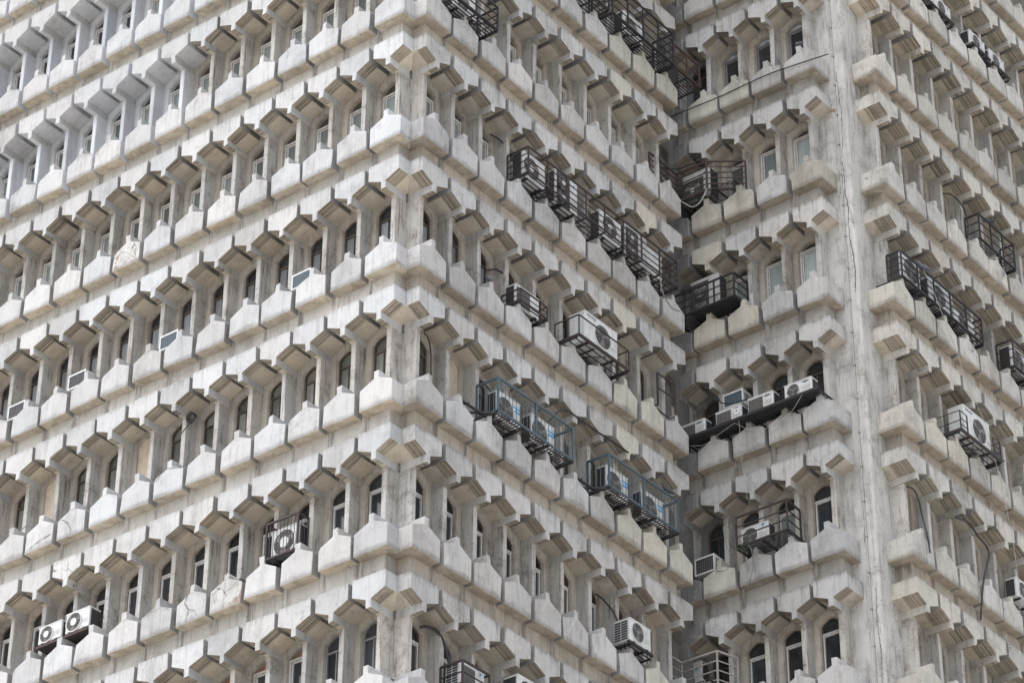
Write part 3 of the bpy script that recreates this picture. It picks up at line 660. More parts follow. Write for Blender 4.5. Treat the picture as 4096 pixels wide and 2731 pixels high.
def cage(name, label, fc, path, zf, zt, r, mat, rails=3, bars=0, posts=None, slats=6, slat_d=(.33, None), cross=None, plate=None, inner=True, diag=True, rr=.014, group='steel cages for air conditioners', cat='cage', beams=(), fat=None, across=0, ends=0):
    """path = plan points (u, d); upright frame on it from zf to zt, grating back to the wall"""
    us = [p[0] for p in path]; ds = [p[1] for p in path]; uc = sum(us)/len(us)
    t = thing(name, label, cat, fc, uc, 0, zrow(r)+zf, group); H = zt-zf
    P = lambda u, d, z: (u-uc, -d, z)
    def run(z, q, q2=None, nm='rail'):
        bm = bmesh.new()
        for a, b in zip(path, path[1:]): bar(bm, P(a[0], a[1], z), P(b[0], b[1], z), q, r2=q2)
        part(nm, bm, mat, t)
    run(H, rr*1.35, nm='top_rail'); run(0, fat or rr*1.3, nm='bottom_rail')
    for i in range(1, rails): run(H*i/rails, rr*.75 if not bars else rr*.5)
    pl = list(path)
    if posts:
        for a, b in zip(path, path[1:]):
            L = math.hypot(b[0]-a[0], b[1]-a[1]); n = max(1, round(L/posts))
            pl += [(a[0]+(b[0]-a[0])*i/n, a[1]+(b[1]-a[1])*i/n) for i in range(1, n)]
    for u, d in pl:
        bm = bmesh.new(); bar(bm, P(u, d, -.01), P(u, d, H), rr*1.25); part('post', bm, mat, t)
    if bars:
        for a, b in zip(path, path[1:]):
            L = math.hypot(b[0]-a[0], b[1]-a[1]); n = max(2, round(L/bars))
            for i in range(1, n):
                u, d = a[0]+(b[0]-a[0])*i/n, a[1]+(b[1]-a[1])*i/n
                bm = bmesh.new(); bar(bm, P(u, d, 0), P(u, d, H), .007, seg=5); part('baluster', bm, mat, t)
    u0, u1, dm = min(us), max(us), max(ds); d0 = slat_d[0]; d1 = slat_d[1] or dm
    for i in range(slats):
        d = d0+(d1-d0)*(i+.5)/slats; bm = bmesh.new(); bar(bm, P(u0, d, -.012), P(u1, d, -.012), .010 if slats < 9 else .008); part('floor_bar', bm, 'steel_black' if mat != 'steel_blue' else 'steel_brown', t)
    n = max(2, round((u1-u0)/(cross or .62))+1)
    for i in range(n):
        u = u0+(u1-u0)*i/(n-1); bm = bmesh.new(); bar(bm, P(u, .02, -.045), P(u, d1, -.045), .020, r2=.014); part('bracket', bm, 'steel_black', t)
        if diag and 0 < i < n-1 and i % 2:
            bm = bmesh.new(); bar(bm, P(u, d0, -.035), P(min(u+.42, u1), d1, -.035), .011); part('floor_brace', bm, mat, t)
    for u in ((u0, u1) if ends else ()):      # ladder-like end frames
        bm = bmesh.new(); s_ = 1 if u == u0 else -1
        for q in (0, .30): bar(bm, P(u+s_*q, dm, 0), P(u+s_*q, dm, ends), .013)
        for z in (ends, ends*.62, ends*.3): bar(bm, P(u, dm, z), P(u+s_*.30, dm, z), .008)
        bar(bm, P(u, dm, ends), P(u, .36, ends), .008); bar(bm, P(u, dm, ends*.5), P(u, .36, ends*.5), .008); part('end_frame', bm, mat, t)
    if across:
        for i in range(int((u1-u0)/across)):
            u = u0+across*(i+.5); bm = bmesh.new(); bar(bm, P(u, d0+.08, .002), P(u, d1, .002), .012, r2=.006); part('floor_slat', bm, 'steel_brown', t)
    if plate:
        bm = bmesh.new(); box(bm, plate[0]-uc, plate[1]-uc, -plate[3], -plate[2], -.005, .004); part('floor_plate', bm, 'tarp_dark', t)
    for a, b in beams:
        bm = bmesh.new(); bar(bm, P(*a), P(*b), .022, r2=.02); part('support_beam', bm, 'steel_black', t)
    return t
def strand(name, label, cat, fc, pts, rad, mat, r, group=None, k=5, n=6):
    q = smooth_path([(p[0], p[1], p[2]) for p in pts], k)        # (u, d, z) along the facade
    w = [wp(fc, p[0], p[1], zrow(r)+p[2]) for p in q]; c = w[0].copy()
    bm = bmesh.new(); tube(bm, [p-c for p in w], rad, n); bmesh.ops.recalc_face_normals(bm, faces=bm.faces[:])
    o = link(name, to_mesh(bm, name, 1), None, [mat], Matrix.Translation(c)); return tagm(o, label, cat, group)

FLZ = -1.868
# ---- recessed wing (B): the long brown cage and its units
cage('metal_cage', 'long dark brown steel cage holding five air conditioners, high on the recessed facade', 'B', [(2.86, .33), (2.86, .90), (8.32, .90), (8.32, .40)], FLZ, -1.20, 1, 'steel_brown', rails=4, posts=.66, slats=5, cross=.66, rr=.0125)
split_ac('white air conditioner with blue print at the upper end of the long brown cage', 'B', 2.93, 3.70, FLZ+.01, -1.15, .70, 1, fans=((.36, .50, .40),), hub=.26, hubw=True)
split_ac('tall twin-fan air conditioner with dark guards in the long brown cage', 'B', 4.09, 4.86, FLZ+.01, -.96, .70, 1, fans=((.33, .71, .22), (.33, .27, .22)), hub=.30, hubw=True, brand='tri', square=True)
split_ac('white air conditioner with a pale fan disc midway along the long brown cage', 'B', 5.70, 6.47, FLZ+.01, -1.12, .70, 1, fans=((.42, .55, .38),), hub=.26, hubw=True)
split_ac('tall grey air conditioner with square fan guards in the long brown cage', 'B', 6.62, 7.44, FLZ+.01, -.98, .70, 1, white=False, fans=((.30, .68, .22), (.30, .26, .22)), hub=.26, hubw=True, brand='tri', square=True)
split_ac('plain pale air conditioner at the grey-hose end of the long brown cage', 'B', 7.50, 8.05, FLZ+.01, -1.12, .66, 1, fans=(), coil='left')
strand('drain_hose', 'grey drain hose looping down from the lower end of the long brown cage', 'hose', 'B', [(7.69, .86, -1.95), (7.76, .86, -2.25), (7.92, .86, -2.42), (8.14, .86, -2.53), (8.45, .86, -2.45)], .014, 'cable_grey', 1)
# ---- cage at the top edge beside the notched corner
cage('metal_cage', 'black steel cage with a barred floor at the top edge beside the notched corner', 'B', [(.30, .33), (.30, .90), (1.76, .90), (1.76, .34)], FLZ-.05, -1.30, 0, 'steel_black', rails=3, posts=.62, slats=7)
split_ac('white air conditioner seen from below in the black cage at the top edge', 'B', .55, 1.33, FLZ-.04, -1.28, .66, 0, fans=((.36, .5, .38),), dep=.30)
# ---- walkways above
cage('metal_cage', 'black steel cage with a floor of slats cut off by the top edge', 'B', [(4.25, .33), (4.25, .90), (5.86, .90), (5.86, .33)], FLZ, -1.05, -1, 'steel_black', rails=3, posts=.8, slats=6)
cage('steel_walkway', 'long black steel walkway with railing below the top edge, near the inner corner', 'B', [(5.98, .33), (5.98, .92), (8.40, .92), (8.40, .33)], FLZ, -.95, -1, 'steel_black', rails=4, posts=.60, slats=8, cat='walkway')
split_ac('white air conditioner half hidden in the black walkway near the top edge', 'B', 6.75, 7.50, FLZ+.01, -1.18, .68, -1, fans=((.36, .5, .38),), brand='tri')
cage('steel_platform', 'small rust-brown steel platform in the inner corner beyond the walkway', 'B', [(8.46, .90), (9.50, .90)], FLZ, -1.22, -1, 'steel_rust', rails=2, posts=.52, slats=8, cat='platform', rr=.016)
# ---- second floor of the recessed facade
cage('metal_cage', 'small brown steel cage around one silvery air conditioner, recessed facade', 'B', [(2.74, .30), (2.74, .80), (3.64, .80), (3.64, .30)], -1.97, -1.68, 2, 'steel_brown', rails=2, posts=.9, slats=3, rr=.010, fat=.020)
split_ac('small silvery air conditioner lying in the small brown cage', 'B', 2.86, 3.65, -1.95, -1.40, .58, 2, dep=.24, white=True, fans=(), dark_front=True)
t = cage('ac_bracket', 'brown steel bracket frame carrying the big boxy unit on the recessed facade', 'B', [(4.52, .33), (4.52, .97), (6.29, .97), (6.29, .34)], -1.96, -1.46, 2, 'steel_brown', rails=1, posts=2.4, slats=3, slat_d=(.40, .92), cat='bracket', rr=.009, fat=.026)
split_ac('very large boxy white air conditioner with one black fan on a brown bracket', 'B', 4.85, 6.01, -1.90, -1.13, .88, 2, dep=.42, fans=((.53, .50, .38),), hub=.12, brand='voltas', coil='right')
bm = bmesh.new(); bar(bm, (-.32, 0, 0), (-.32, 0, .83), .02); bar(bm, (.33, 0, .02), (.33, 0, .83), .014); bar(bm, (-.32, 0, .83), (.33, 0, .83), .014); bar(bm, (-.30, 0, .45), (.33, 0, .47), .012); bar(bm, (-.38, 0, -.13), (.10, 0, -.15), .014); bar(bm, (.10, 0, -.15), (.33, 0, .02), .014); bar(bm, (-.32, 0, 0), (-.38, .28, .0), .014)
bmesh.ops.recalc_face_normals(bm, faces=bm.faces[:])
o = link('rusty_doorway', to_mesh(bm, 'rusty_doorway', 1), None, ['steel_brown'], mat_at('B', 8.16, .62, zrow(2)-1.92)); tagm(o, 'empty rusty steel doorway standing at the inner end of the recessed facade', 'doorway')
# ---- blue balconies
for i, (a, b, la, l1, l2) in enumerate(((1.93, 4.40, 'blue-railed steel balcony with two air conditioners, nearer the notched corner', 'air conditioner with blue sticker, first in the balcony nearer the notched corner', 'air conditioner with blue sticker, second in the balcony nearer the notched corner'),
                             (5.64, 8.11, 'blue-railed steel balcony with two air conditioners, nearer the inner corner', 'air conditioner with blue sticker, first in the balcony nearer the inner corner', 'air conditioner with blue sticker, second in the balcony nearer the inner corner'))):
    cage('blue_balcony', la, 'B', [(a, .33), (a, .88), (b, .88), (b, .33)], FLZ, -1.11, 3, 'steel_blue', rails=1, bars=.115, posts=1.2, slats=2, slat_d=(.46, .88), across=.085, diag=False, cross=.8, group='blue balconies with balusters', cat='balcony', rr=.015,
         beams=(((a-.78, .58, -.06), (a+.6, .58, -.06)), ((a-.40, .34, -.06), (a-.02, .80, -.06)), ((a-.78, .34, -.03), (a-.55, .60, -.03))))
    o1, o2 = (.28, 1.40) if i == 0 else (.24, 1.52)
    split_ac(l1, 'B', a+o1, a+o1+.75, FLZ+.01, FLZ+.70, .64, 3, fans=((.33, .50, .40),), hub=.10, brand='plate', dep=.24)
    split_ac(l2, 'B', a+o2, a+o2+.75, FLZ+.01, FLZ+.70, .64, 3, fans=((.33, .50, .40),), hub=.10, brand='plate', dep=.24)
strand('black_cable', 'thick black cable running under the hoods between the two blue balconies', 'cable', 'B', [(4.0, .40, -1.15), (4.05, .55, -.95), (4.30, .66, -.62), (4.60, .68, -.55), (5.0, .68, -.555), (5.5, .68, -.56), (6.08, .68, -.545), (6.64, .66, -.52)], .020, 'cable_black', 3)
# ---- lower floors of the recessed facade
split_ac('white air conditioner with a coarse side grille, alone low on the recessed facade', 'B', 6.45, 7.17, -1.90, -1.36, .76, 4, fans=((.36, .53, .40),), hub=.22, dep=.40, coarse=True)
cage('ac_bracket', 'black steel bracket under the lone unit low on the recessed facade', 'B', [(6.40, .74), (7.24, .74)], -1.93, -1.905, 4, 'steel_black', rails=1, slats=3, slat_d=(.38, .70), cross=.5, cat='bracket', diag=False)
cage('metal_cage', 'brown steel cage around a finned air conditioner at the bottom edge', 'B', [(.98, .33), (.98, .86), (1.78, .86), (1.78, .33)], FLZ, -1.40, 5, 'steel_brown', rails=2, posts=.9, slats=4)
split_ac('white air conditioner with a dark front mesh caged at the bottom edge', 'B', 1.06, 1.78, FLZ+.01, -1.34, .74, 5, dep=.34, fans=(), dark_front=True, brand='tri', coarse=True)
split_ac('white air conditioner cut off by the bottom edge, next to the caged one', 'B', 2.82, 3.55, FLZ+.38, -.90, .72, 5, dep=.34, fans=((.36, .5, .4),))
strand('black_cable', 'bundle of black pipes bending down to the caged unit at the bottom edge', 'cable', 'B', [(.62, .10, -.62), (.78, .22, -.60), (.98, .30, -.70), (1.12, .34, -1.0), (1.16, .42, -1.38)], .028, 'cable_black', 5)
strand('black_cable', 'black cable hanging in the first window bay beside the notched corner', 'cable', 'B', [(.24, .34, -.72), (.40, .30, -.72), (.55, .26, -.95), (.62, .22, -1.35), (.66, .22, -1.72)], .016, 'cable_black', 3)
strand('black_cable', 'black hose arching over the silvery unit in the small brown cage', 'cable', 'B', [(2.55, .05, -1.02), (2.75, .20, -.98), (3.05, .28, -1.12), (3.12, .34, -1.42)], .022, 'cable_black', 2)
# ---- inner wing (C)
cage('metal_cage', 'rust-brown steel cage with rails angled back to the wall in the inner corner', 'C', [(.25, 2.0), (.25, .90), (1.10, .90), (1.83, .36)], FLZ+.02, -1.04, 0, 'steel_rust', rails=5, slats=9, slat_d=(.30, .88), cross=.5)
split_ac('grey air conditioner with a wire fan guard in the angled rust-brown cage', 'C', .25, 1.00, FLZ+.03, -.97, .64, 0, white=False, dep=.34, fans=((.36, .42, .30),), hub=.25, hubw=True, coil='right', brand='tri', square=True)
strand('plastic_pipe', 'bent white plastic pipe drooping below the angled rust-brown cage', 'pipe', 'C', [(.30, 1.55, -1.55), (.33, .96, -1.80), (.48, .96, -2.0), (.72, .96, -2.22), (.95, .96, -2.16), (1.13, .95, -1.88)], .014, 'cable_white', 0)
cage('metal_cage', 'dark steel cage with a tarred floor plate around a tall twin unit, inner corner', 'C', [(.08, .90), (1.73, .90), (1.73, .35)], FLZ+.0, -1.25, 1, 'steel_black', rails=3, posts=.56, slats=8, plate=(.62, 1.73, .35, .88))
split_ac('tall pale air conditioner with two dark mesh panels in the dark inner-corner cage', 'C', .36, 1.13, FLZ+.01, -.85, .62, 1, white=False, dep=.30, fans=((.33, .70, .20), (.33, .26, .20)), hub=.1, coil='right', brand='tri', square=True)
cage('steel_shelf', 'black steel shelf carrying four white air conditioners across the inner wing', 'C', [(.22, .88), (3.78, .88)], -1.925, -1.90, 2, 'steel_black', rails=1, slats=3, slat_d=(.36, .86), cross=.46, cat='shelf', plate=(.25, 3.70, .40, .86), group='steel shelves and brackets')
for lab, a, b, z1, br, df, d in (('white air conditioner at the inner-corner end of the black shelf', .08, .74, -1.50, 'oval', True, .80), ('white air conditioner with a blue star sticker on the black shelf', 1.03, 1.71, -1.50, 'star', True, .80),
                                 ('white air conditioner with a square dark mesh, third along the black shelf', 1.89, 2.55, -1.47, 'oval', True, .80), ('white air conditioner with a round fan at the outer end of the black shelf', 2.85, 3.55, -1.50, 'oval', False, .80)):
    split_ac(lab, 'C', a, b, -1.885, z1, d, 2, dep=.26, fans=() if df else ((.33, .5, .42),), dark_front=df, coil='right', brand=br, hub=.15)
window_ac('white window air conditioner with a blue coil grid above the black shelf', 'C', 1.07, 1.60, -1.28, -.91, .52, 2)
strand('white_wire', 'white wire sagging under the inner-corner end of the black shelf', 'wire', 'C', [(.25, .80, -2.05), (.50, .90, -2.18), (.78, .90, -2.26), (1.18, .90, -2.13), (1.60, .90, -2.0)], .0045, 'cable_white', 2)
strand('white_wire', 'white wire sagging from the middle to the outer end of the black shelf', 'wire', 'C', [(1.61, .90, -2.02), (2.03, .90, -2.36), (2.37, .90, -2.45), (2.72, .90, -2.40), (3.08, .90, -2.26), (3.36, .90, -1.95)], .0045, 'cable_white', 2)
strand('white_wire', 'white wire hanging straight down from the middle of the black shelf', 'wire', 'C', [(1.68, .90, -1.98), (1.71, .90, -2.05), (1.72, .90, -2.4), (1.75, .90, -2.75), (1.73, .88, -3.12), (1.75, .80, -3.5), (1.73, .75, -3.9)], .004, 'cable_white', 2)
strand('black_cable', 'thick black cable crossing the hoods above the black shelf', 'cable', 'C', [(.55, .55, -.55), (.80, .66, -.72), (1.00, .66, -.98), (1.12, .64, -1.18), (1.45, .60, -1.28), (1.75, .58, -1.28)], .018, 'cable_black', 2)
cage('metal_cage', 'brown steel cage with thin rails round one unit on the inner wing', 'C', [(1.52, .90), (2.82, .90), (2.78, .32)], FLZ-.03, -1.175, 3, 'steel_brown', rails=3, slats=8, slat_d=(.33, .88), cross=.65)
split_ac('white air conditioner with a round mesh fan in the thin-railed brown cage', 'C', 1.48, 2.19, FLZ+.03, -1.37, .68, 3, dep=.24, fans=((.35, .5, .43),), coil='right', brand='tri', hub=.12)
window_ac('dark meshed window air conditioner low in the inner corner', 'C', .19, .71, -2.03, -1.61, .56, 3, coil='coil_dark')
cage('metal_cage', 'pale steel railing cage at the bottom edge in the inner corner', 'C', [(0.0, 1.5), (0.0, .90), (.91, .90), (1.06, .35)], FLZ, -.98, 4, 'steel_pale', rails=4, slats=6, cross=.5)
split_ac('grey air conditioner half hidden behind the pale railing at the bottom edge', 'C', -.45, .20, FLZ+.02, -.80, .45, 4, white=False, dep=.24, fans=((.35, .6, .25),), coil='right', brand='tri')
strand('steel_rod', 'thin dark rod lying across the sill blocks of the inner wing near the top', 'rod', 'C', [(-.05, .69, -2.28), (.6, .69, -2.31), (1.38, .69, -2.35), (2.1, .69, -2.345), (2.78, .69, -2.35), (3.6, .69, -2.44), (4.46, .69, -2.56)], .014, 'cable_black', -1)
strand('thin_cable', 'brown cable drooping from the thin-railed brown cage over a sill block', 'cable', 'C', [(1.80, .90, -1.93), (1.90, .92, -2.12), (1.84, .80, -2.45), (1.62, .70, -2.80)], .008, 'cable_grey', 3)
strand('thin_cable', 'grey cable looping between the dark window unit and the thin-railed cage', 'cable', 'C', [(.95, .55, -1.05), (1.0, .55, -1.45), (1.18, .60, -1.85), (1.42, .80, -1.95), (1.55, .88, -1.92)], .008, 'cable_grey', 3)
# ---- conduit down the corner pier
t = thing('conduit_pipe', 'thin white conduit with clips running down the cracked corner pier', 'pipe', 'C', 4.20, .03, zrow(7))
bm = bmesh.new(); tube(bm, [(-.012 + .004*math.sin(i*1.3) - (i-11)*.003, 0, i*1.6) for i in range(24)], .016, 7); part('tube', bm, 'cable_white', t)
for i in range(42):
    bm = bmesh.new(); zc = .3+i*.86; box(bm, -.036-(zc/1.6-11)*.003, .014-(zc/1.6-11)*.003, -.019, .03, zc-.011, zc+.011); part('clip', bm, 'cable_grey', t)
# ---- outer wing (D)
DS = 'steel_black'
for lab, a, b, br in (('white air conditioner cut by the top edge, first of the row on the outer wing', 13.28, 13.86, None), ('white air conditioner touching the top edge, second of the row on the outer wing', 13.90, 14.66, 'tri'),
                   ('white air conditioner with dark hoses behind it, third of the row on the outer wing', 15.58, 16.33, 'tri'), ('white air conditioner lowest of the row of four on the outer wing', 16.56, 17.30, 'tri')):
    split_ac(lab, 'D', a, b, FLZ+.01, FLZ+.46, .60, -2, dep=.26, fans=((.40, .52, .43),), hub=.02, brand=br)
for lab, a, b in (('black slatted bracket under the two top-edge units of the outer wing', 13.25, 14.66), ('black slatted bracket under the third unit of the outer wing row', 15.55, 16.45), ('black slatted bracket under the lowest unit of the outer wing row', 16.55, 17.40)):
    cage('ac_bracket', lab, 'D', [(a, .66), (b, .66)], FLZ-.03, FLZ-.005, -2, DS, rails=1, slats=5, slat_d=(.34, .64), cross=.5, cat='bracket', diag=False, group='steel shelves and brackets')
strand('black_cable', 'fat black hose bundle arching behind the third unit of the outer wing', 'hose', 'D', [(16.35, .08, -.72), (16.62, .22, -.70), (16.88, .30, -.95), (16.92, .34, -1.35), (16.85, .36, -1.62)], .045, 'cable_black', -2)
cage('metal_cage', 'empty black steel cage with a bird on its rail, outer wing', 'D', [(14.90, .33), (14.90, .70), (16.54, .70), (16.54, .34)], FLZ-.0, -1.15, 0, DS, rails=3, posts=.62, slats=6, cross=.8)
cage('metal_cage', 'long black steel cage with three air conditioners beside the corner pier', 'D', [(11.0, .33), (11.0, .70), (14.52, .70), (14.52, .36)], FLZ, -1.19, 1, DS, rails=4, posts=.72, slats=6)
for lab, a, b, z1, ff in (('big white air conditioner nearest the corner pier in the long black cage', 11.10, 11.92, -1.10, (.5, .52, .42)), ('big white air conditioner in the middle of the long black cage', 12.33, 13.28, -1.13, (.42, .52, .40)), ('low white air conditioner at the far end of the long black cage', 13.38, 14.20, -1.42, (.40, .52, .42))):
    split_ac(lab, 'D', a, b, FLZ+.01, z1, .63, 1, dep=.27, fans=(ff,), hub=.2)
cage('metal_cage', 'brown steel cage with one air conditioner cut by the picture edge, outer wing', 'D', [(15.86, .33), (15.86, .76), (17.9, .76), (17.9, .33)], FLZ+.08, -1.07, 1, 'steel_brown', rails=3, posts=.9, slats=6)
split_ac('white air conditioner in the cage cut by the picture edge, outer wing', 'D', 15.98, 16.75, FLZ+.10, -1.10, .64, 1, dep=.30, fans=((.40, .5, .42),), hub=.15)
cage('ac_bracket', 'brown steel bracket frame carrying the big boxy unit on the outer wing', 'D', [(12.72, .36), (12.72, .90), (14.46, .90), (14.46, .36)], -1.93, -1.905, 2, 'steel_brown', rails=1, slats=3, slat_d=(.40, .86), cat='bracket', rr=.014, fat=.026, ends=.50, group='steel shelves and brackets')
split_ac('very large boxy white air conditioner with one black fan on the outer wing', 'D', 13.08, 14.22, -1.88, -1.05, .80, 2, dep=.40, fans=((.56, .50, .37),), hub=.14, brand='voltas', coil='right')
split_ac('air conditioner with a pale fan rim at the picture edge, low on the outer wing', 'D', 14.98, 15.72, FLZ+.01, -1.36, .70, 3, dep=.26, fans=((.36, .5, .42),))
strand('black_hose', 'black hose hanging over a sill block beside the corner pier', 'hose', 'D', [(10.98, .40, -.82), (11.20, .44, -.80), (11.33, .47, -1.0), (11.40, .50, -1.43), (11.22, .67, -1.95), (11.24, .70, -2.42)], .020, 'cable_black', 3)
strand('black_hose', 'long black hose snaking down two rows of the outer wing', 'hose', 'D', [(13.30, .62, -.50), (13.0, .62, -.68), (12.66, .60, -.88), (13.0, .62, -.80), (13.20, .65, -.82), (13.41, .70, -1.04), (13.70, .73, -1.18), (13.75, .74, -1.41), (13.48, .74, -1.99), (13.31, .74, -2.47), (13.14, .73, -3.21)], .022, 'cable_black', 3)
strand('thin_wire', 'thin pale wire hanging across several floors of the outer wing', 'wire', 'D', [(11.95, .72, -1.2), (12.1, .8, -1.6), (12.4, .85, -2.2), (12.7, .85, -2.65), (13.0, .85, -3.1), (13.2, .85, -3.5), (13.5, .85, -3.85), (14.0, .85, -4.45), (14.3, .85, -5.3), (14.55, .85, -6.2), (14.7, .85, -6.8), (14.75, .85, -7.3), (14.8, .85, -7.9), (14.85, .85, -8.6)], .006, 'cable_white', 1, k=4)
# ---- left facade (A)
for lab, u, z1, coil in (('window air conditioner with a blue coil grid nearest the notched corner', -2.30, -1.775, 'coil_blue'), ('window air conditioner with a blue coil grid, second along from the notched corner', -6.02, -1.78, 'coil_blue'),
                         ('window air conditioner with a speckled dark coil and slotted top', -8.75, -1.70, 'coil_dark'), ('window air conditioner with a dark coil near the picture edge', -10.60, -1.775, 'coil_dark')):
    window_ac(lab, 'A', u-.26, u+.26, z1-.37, z1, .56, 2, coil=coil)
split_ac('lower of the pair of white air conditioners with white fan hubs on dark plates', 'A', -9.08, -8.42, FLZ+.03, -1.42, .60, 4, dep=.24, fans=((.36, .5, .44),), hub=.40, hubw=True, coil='right')
split_ac('upper of the pair of white air conditioners with white fan hubs on dark plates', 'A', -8.30, -7.63, FLZ+.03, -1.36, .60, 4, dep=.30, fans=((.36, .5, .44),), hub=.40, hubw=True, coil='right')
for lab, a, b in (('dark steel plate under the lower of the paired white units', -9.12, -8.44), ('dark steel plate under the upper of the paired white units', -8.34, -7.62)):
    t = thing('steel_plate', lab, 'plate', 'A', (a+b)/2, .35, zrow(4)+FLZ, 'steel shelves and brackets')
    bm = bmesh.new(); box(bm, (a-b)/2, (b-a)/2, -.27, .30, -.012, .012); part('plate', bm, 'steel_brown', t)
    bm = bmesh.new(); box(bm, (a-b)/2, (b-a)/2, -.278, -.270, -.035, .018); part('lip', bm, 'steel_rust', t)
cage('metal_cage', 'dark steel cage of upright bars round one unit near the notched corner', 'A', [(-2.80, .30), (-2.80, .62), (-1.99, .62), (-1.99, .32)], FLZ-.10, -1.18, 4, 'steel_brown', rails=1, bars=.09, slats=5, slat_d=(.30, .60), cross=.8)
split_ac('white air conditioner with a white fan hub behind upright bars near the notched corner', 'A', -2.76, -2.06, FLZ-.09, -1.32, .52, 4, dep=.26, fans=((.50, .48, .44),), hub=.42, hubw=True, coil='right')
pts = [(-5.50, .20, -.60)]
for i in range(30):
    a = i*2*math.pi/10; pts.append((-5.45+.095*math.cos(a), .24+.004*i, -.76+.115*math.sin(a)))
pts += [(-5.48, .36, -.98), (-5.62, .40, -1.15)]
strand('coiled_cable', 'black cable coiled in a ring under a hood', 'cable', 'A', pts, .011, 'cable_black', 3, k=2)
strand('bent_rod', 'thin bent metal rod across two sill blocks near the picture edge', 'rod', 'A', [(-10.75, .52, -1.93), (-10.1, .52, -1.90), (-9.84, .52, -1.87), (-9.70, .52, -1.95)], .010, 'cable_grey', 3)
# ---- refrigerant pipes from the units back to the windows
for lab, fc, r, pts in (('black pipe bending up from the first unit of the long brown cage', 'B', 1, [(3.02, .36, -1.25), (2.95, .28, -.95), (2.78, .16, -.72), (2.62, .04, -.62)]),
        ('black pipe behind the twin-fan unit of the long brown cage', 'B', 1, [(5.05, .40, -1.60), (5.10, .34, -1.10), (5.22, .20, -.80), (5.35, .04, -.68)]),
        ('black pipe rising from the blue balcony nearer the notched corner', 'B', 3, [(2.55, .36, -1.25), (2.48, .28, -.98), (2.32, .16, -.75), (2.20, .03, -.66)]),
        ('black pipe rising from the blue balcony nearer the inner corner', 'B', 3, [(6.70, .36, -1.60), (6.78, .34, -1.15), (6.66, .20, -.85), (6.52, .03, -.70)]),
        ('black pipe bundle beside the empty cage of the outer wing', 'D', 0, [(14.20, .05, -.70), (14.42, .28, -.68), (14.72, .40, -.92), (14.82, .44, -1.35), (14.80, .42, -1.80)]),
        ('black pipe above the lone unit low on the recessed facade', 'B', 4, [(6.55, .40, -1.34), (6.50, .30, -1.05), (6.35, .16, -.80), (6.28, .03, -.66)]),
        ('black pipe curling behind the upper of the paired white units', 'A', 4, [(-7.62, .34, -1.62), (-7.50, .30, -1.55), (-7.44, .24, -1.75), (-7.50, .16, -1.95)]),
        ('black cable dangling from the rust-brown cage across the inner corner', 'C', 0, [(-.0, 1.2, -.90), (.35, 1.0, -.98), (.70, .95, -.97), (1.0, .90, -.90)])):
    strand('black_pipe', lab, 'pipe', fc, pts, .018, 'cable_black', r)
# ---- lettering on the film behind two arched fanlights of the inner wing
for k, s in ((2, 'ECON'), (1, 'ICO')):
    w_ = WIN.get(('C', -1, k))
    if w_: lettering(s, .085, (.03, YF+.050, -.635), 'print_navy' if 0 else 'sticker_blue', w_, 'film_lettering', rot=math.pi/2)
# ---- pigeons
def pigeon_mesh():
    sp = [(-.19, .0, .035, .010, .030), (-.13, 0, .045, .018, .034), (-.08, 0, .065, .040, .042), (-.02, 0, .085, .058, .058), (.04, 0, .105, .062, .066), (.08, 0, .135, .050, .054), (.105, 0, .170, .034, .036), (.118, 0, .200, .030, .030), (.128, 0, .225, .028, .027), (.150, 0, .228, .018, .016), (.172, 0, .220, .005, .005)]
    bm = bmesh.new(); n = 10; rings = []
    for i, (x, y, z, rz, ry) in enumerate(sp):
        p0, p1 = sp[max(i-1, 0)], sp[min(i+1, len(sp)-1)]; d = Vector((p1[0]-p0[0], 0, p1[2]-p0[2])).normalized(); nrm = Vector((-d.z, 0, d.x))
        rings.append([bm.verts.new(Vector((x, y, z)) + nrm*rz*math.sin(t*2*math.pi/n) + Vector((0, 1, 0))*ry*math.cos(t*2*math.pi/n)) for t in range(n)])
    for a, b in zip(rings, rings[1:]):
        for i in range(n): bm.faces.new((a[i], a[(i+1) % n], b[(i+1) % n], b[i]))
    bm.faces.new(rings[0][::-1]); bm.faces.new(rings[-1])
    for s in (-1, 1): bar(bm, (.015, s*.022, 0), (.010, s*.022, .06), .005)
    bmesh.ops.recalc_face_normals(bm, faces=bm.faces[:])
    me = to_mesh(bm, 'pigeon', 1)
    for p in me.polygons: p.use_smooth = True
    return me
pm = pigeon_mesh()
for lab, fc, u, d, z, r, a in (('dark pigeon on a sill block, third bay from the notched corner', 'B', 1.96, .60, -1.88, 2, .3), ('grey pigeon on the last sill block of the inner wing beside the pier', 'C', 3.62, .58, -1.88, -1, 2.6),
        ('dark pigeon on the top rail of the long black cage', 'D', 12.05, .70, -1.17, 1, 2.4), ('grey pigeon on the rail of the empty black cage', 'D', 15.55, .70, -1.13, 0, 1.0), ('pigeon at the outer end of the bracket under the big boxy unit', 'D', 14.40, .84, -1.90, 2, 2.8),
        ('dark pigeon on the tall unit in the dark inner-corner cage', 'C', .16, .40, -.86, 1, .5), ('pigeon on the top rail of the blue balcony nearer the inner corner', 'B', 7.76, .88, -1.09, 3, 2.7),
        ('pigeon under the second unit of the outer wing row', 'D', 14.60, .45, -1.88, -2, 1.2), ('pigeon under the lowest unit of the outer wing row', 'D', 17.36, .45, -1.88, -2, 1.4), ('pigeon sheltering under the big boxy unit of the outer wing', 'D', 13.78, .52, -1.88, 2, .8)):
    o = link('pigeon', pm, None, ['pigeon_feather'], mat_at(fc, u, d, zrow(r)+z) @ Matrix.Rotation(a, 4, 'Z')); tint(o, .7, 1.6); tagm(o, lab, 'pigeon', 'pigeons perched on the facades')
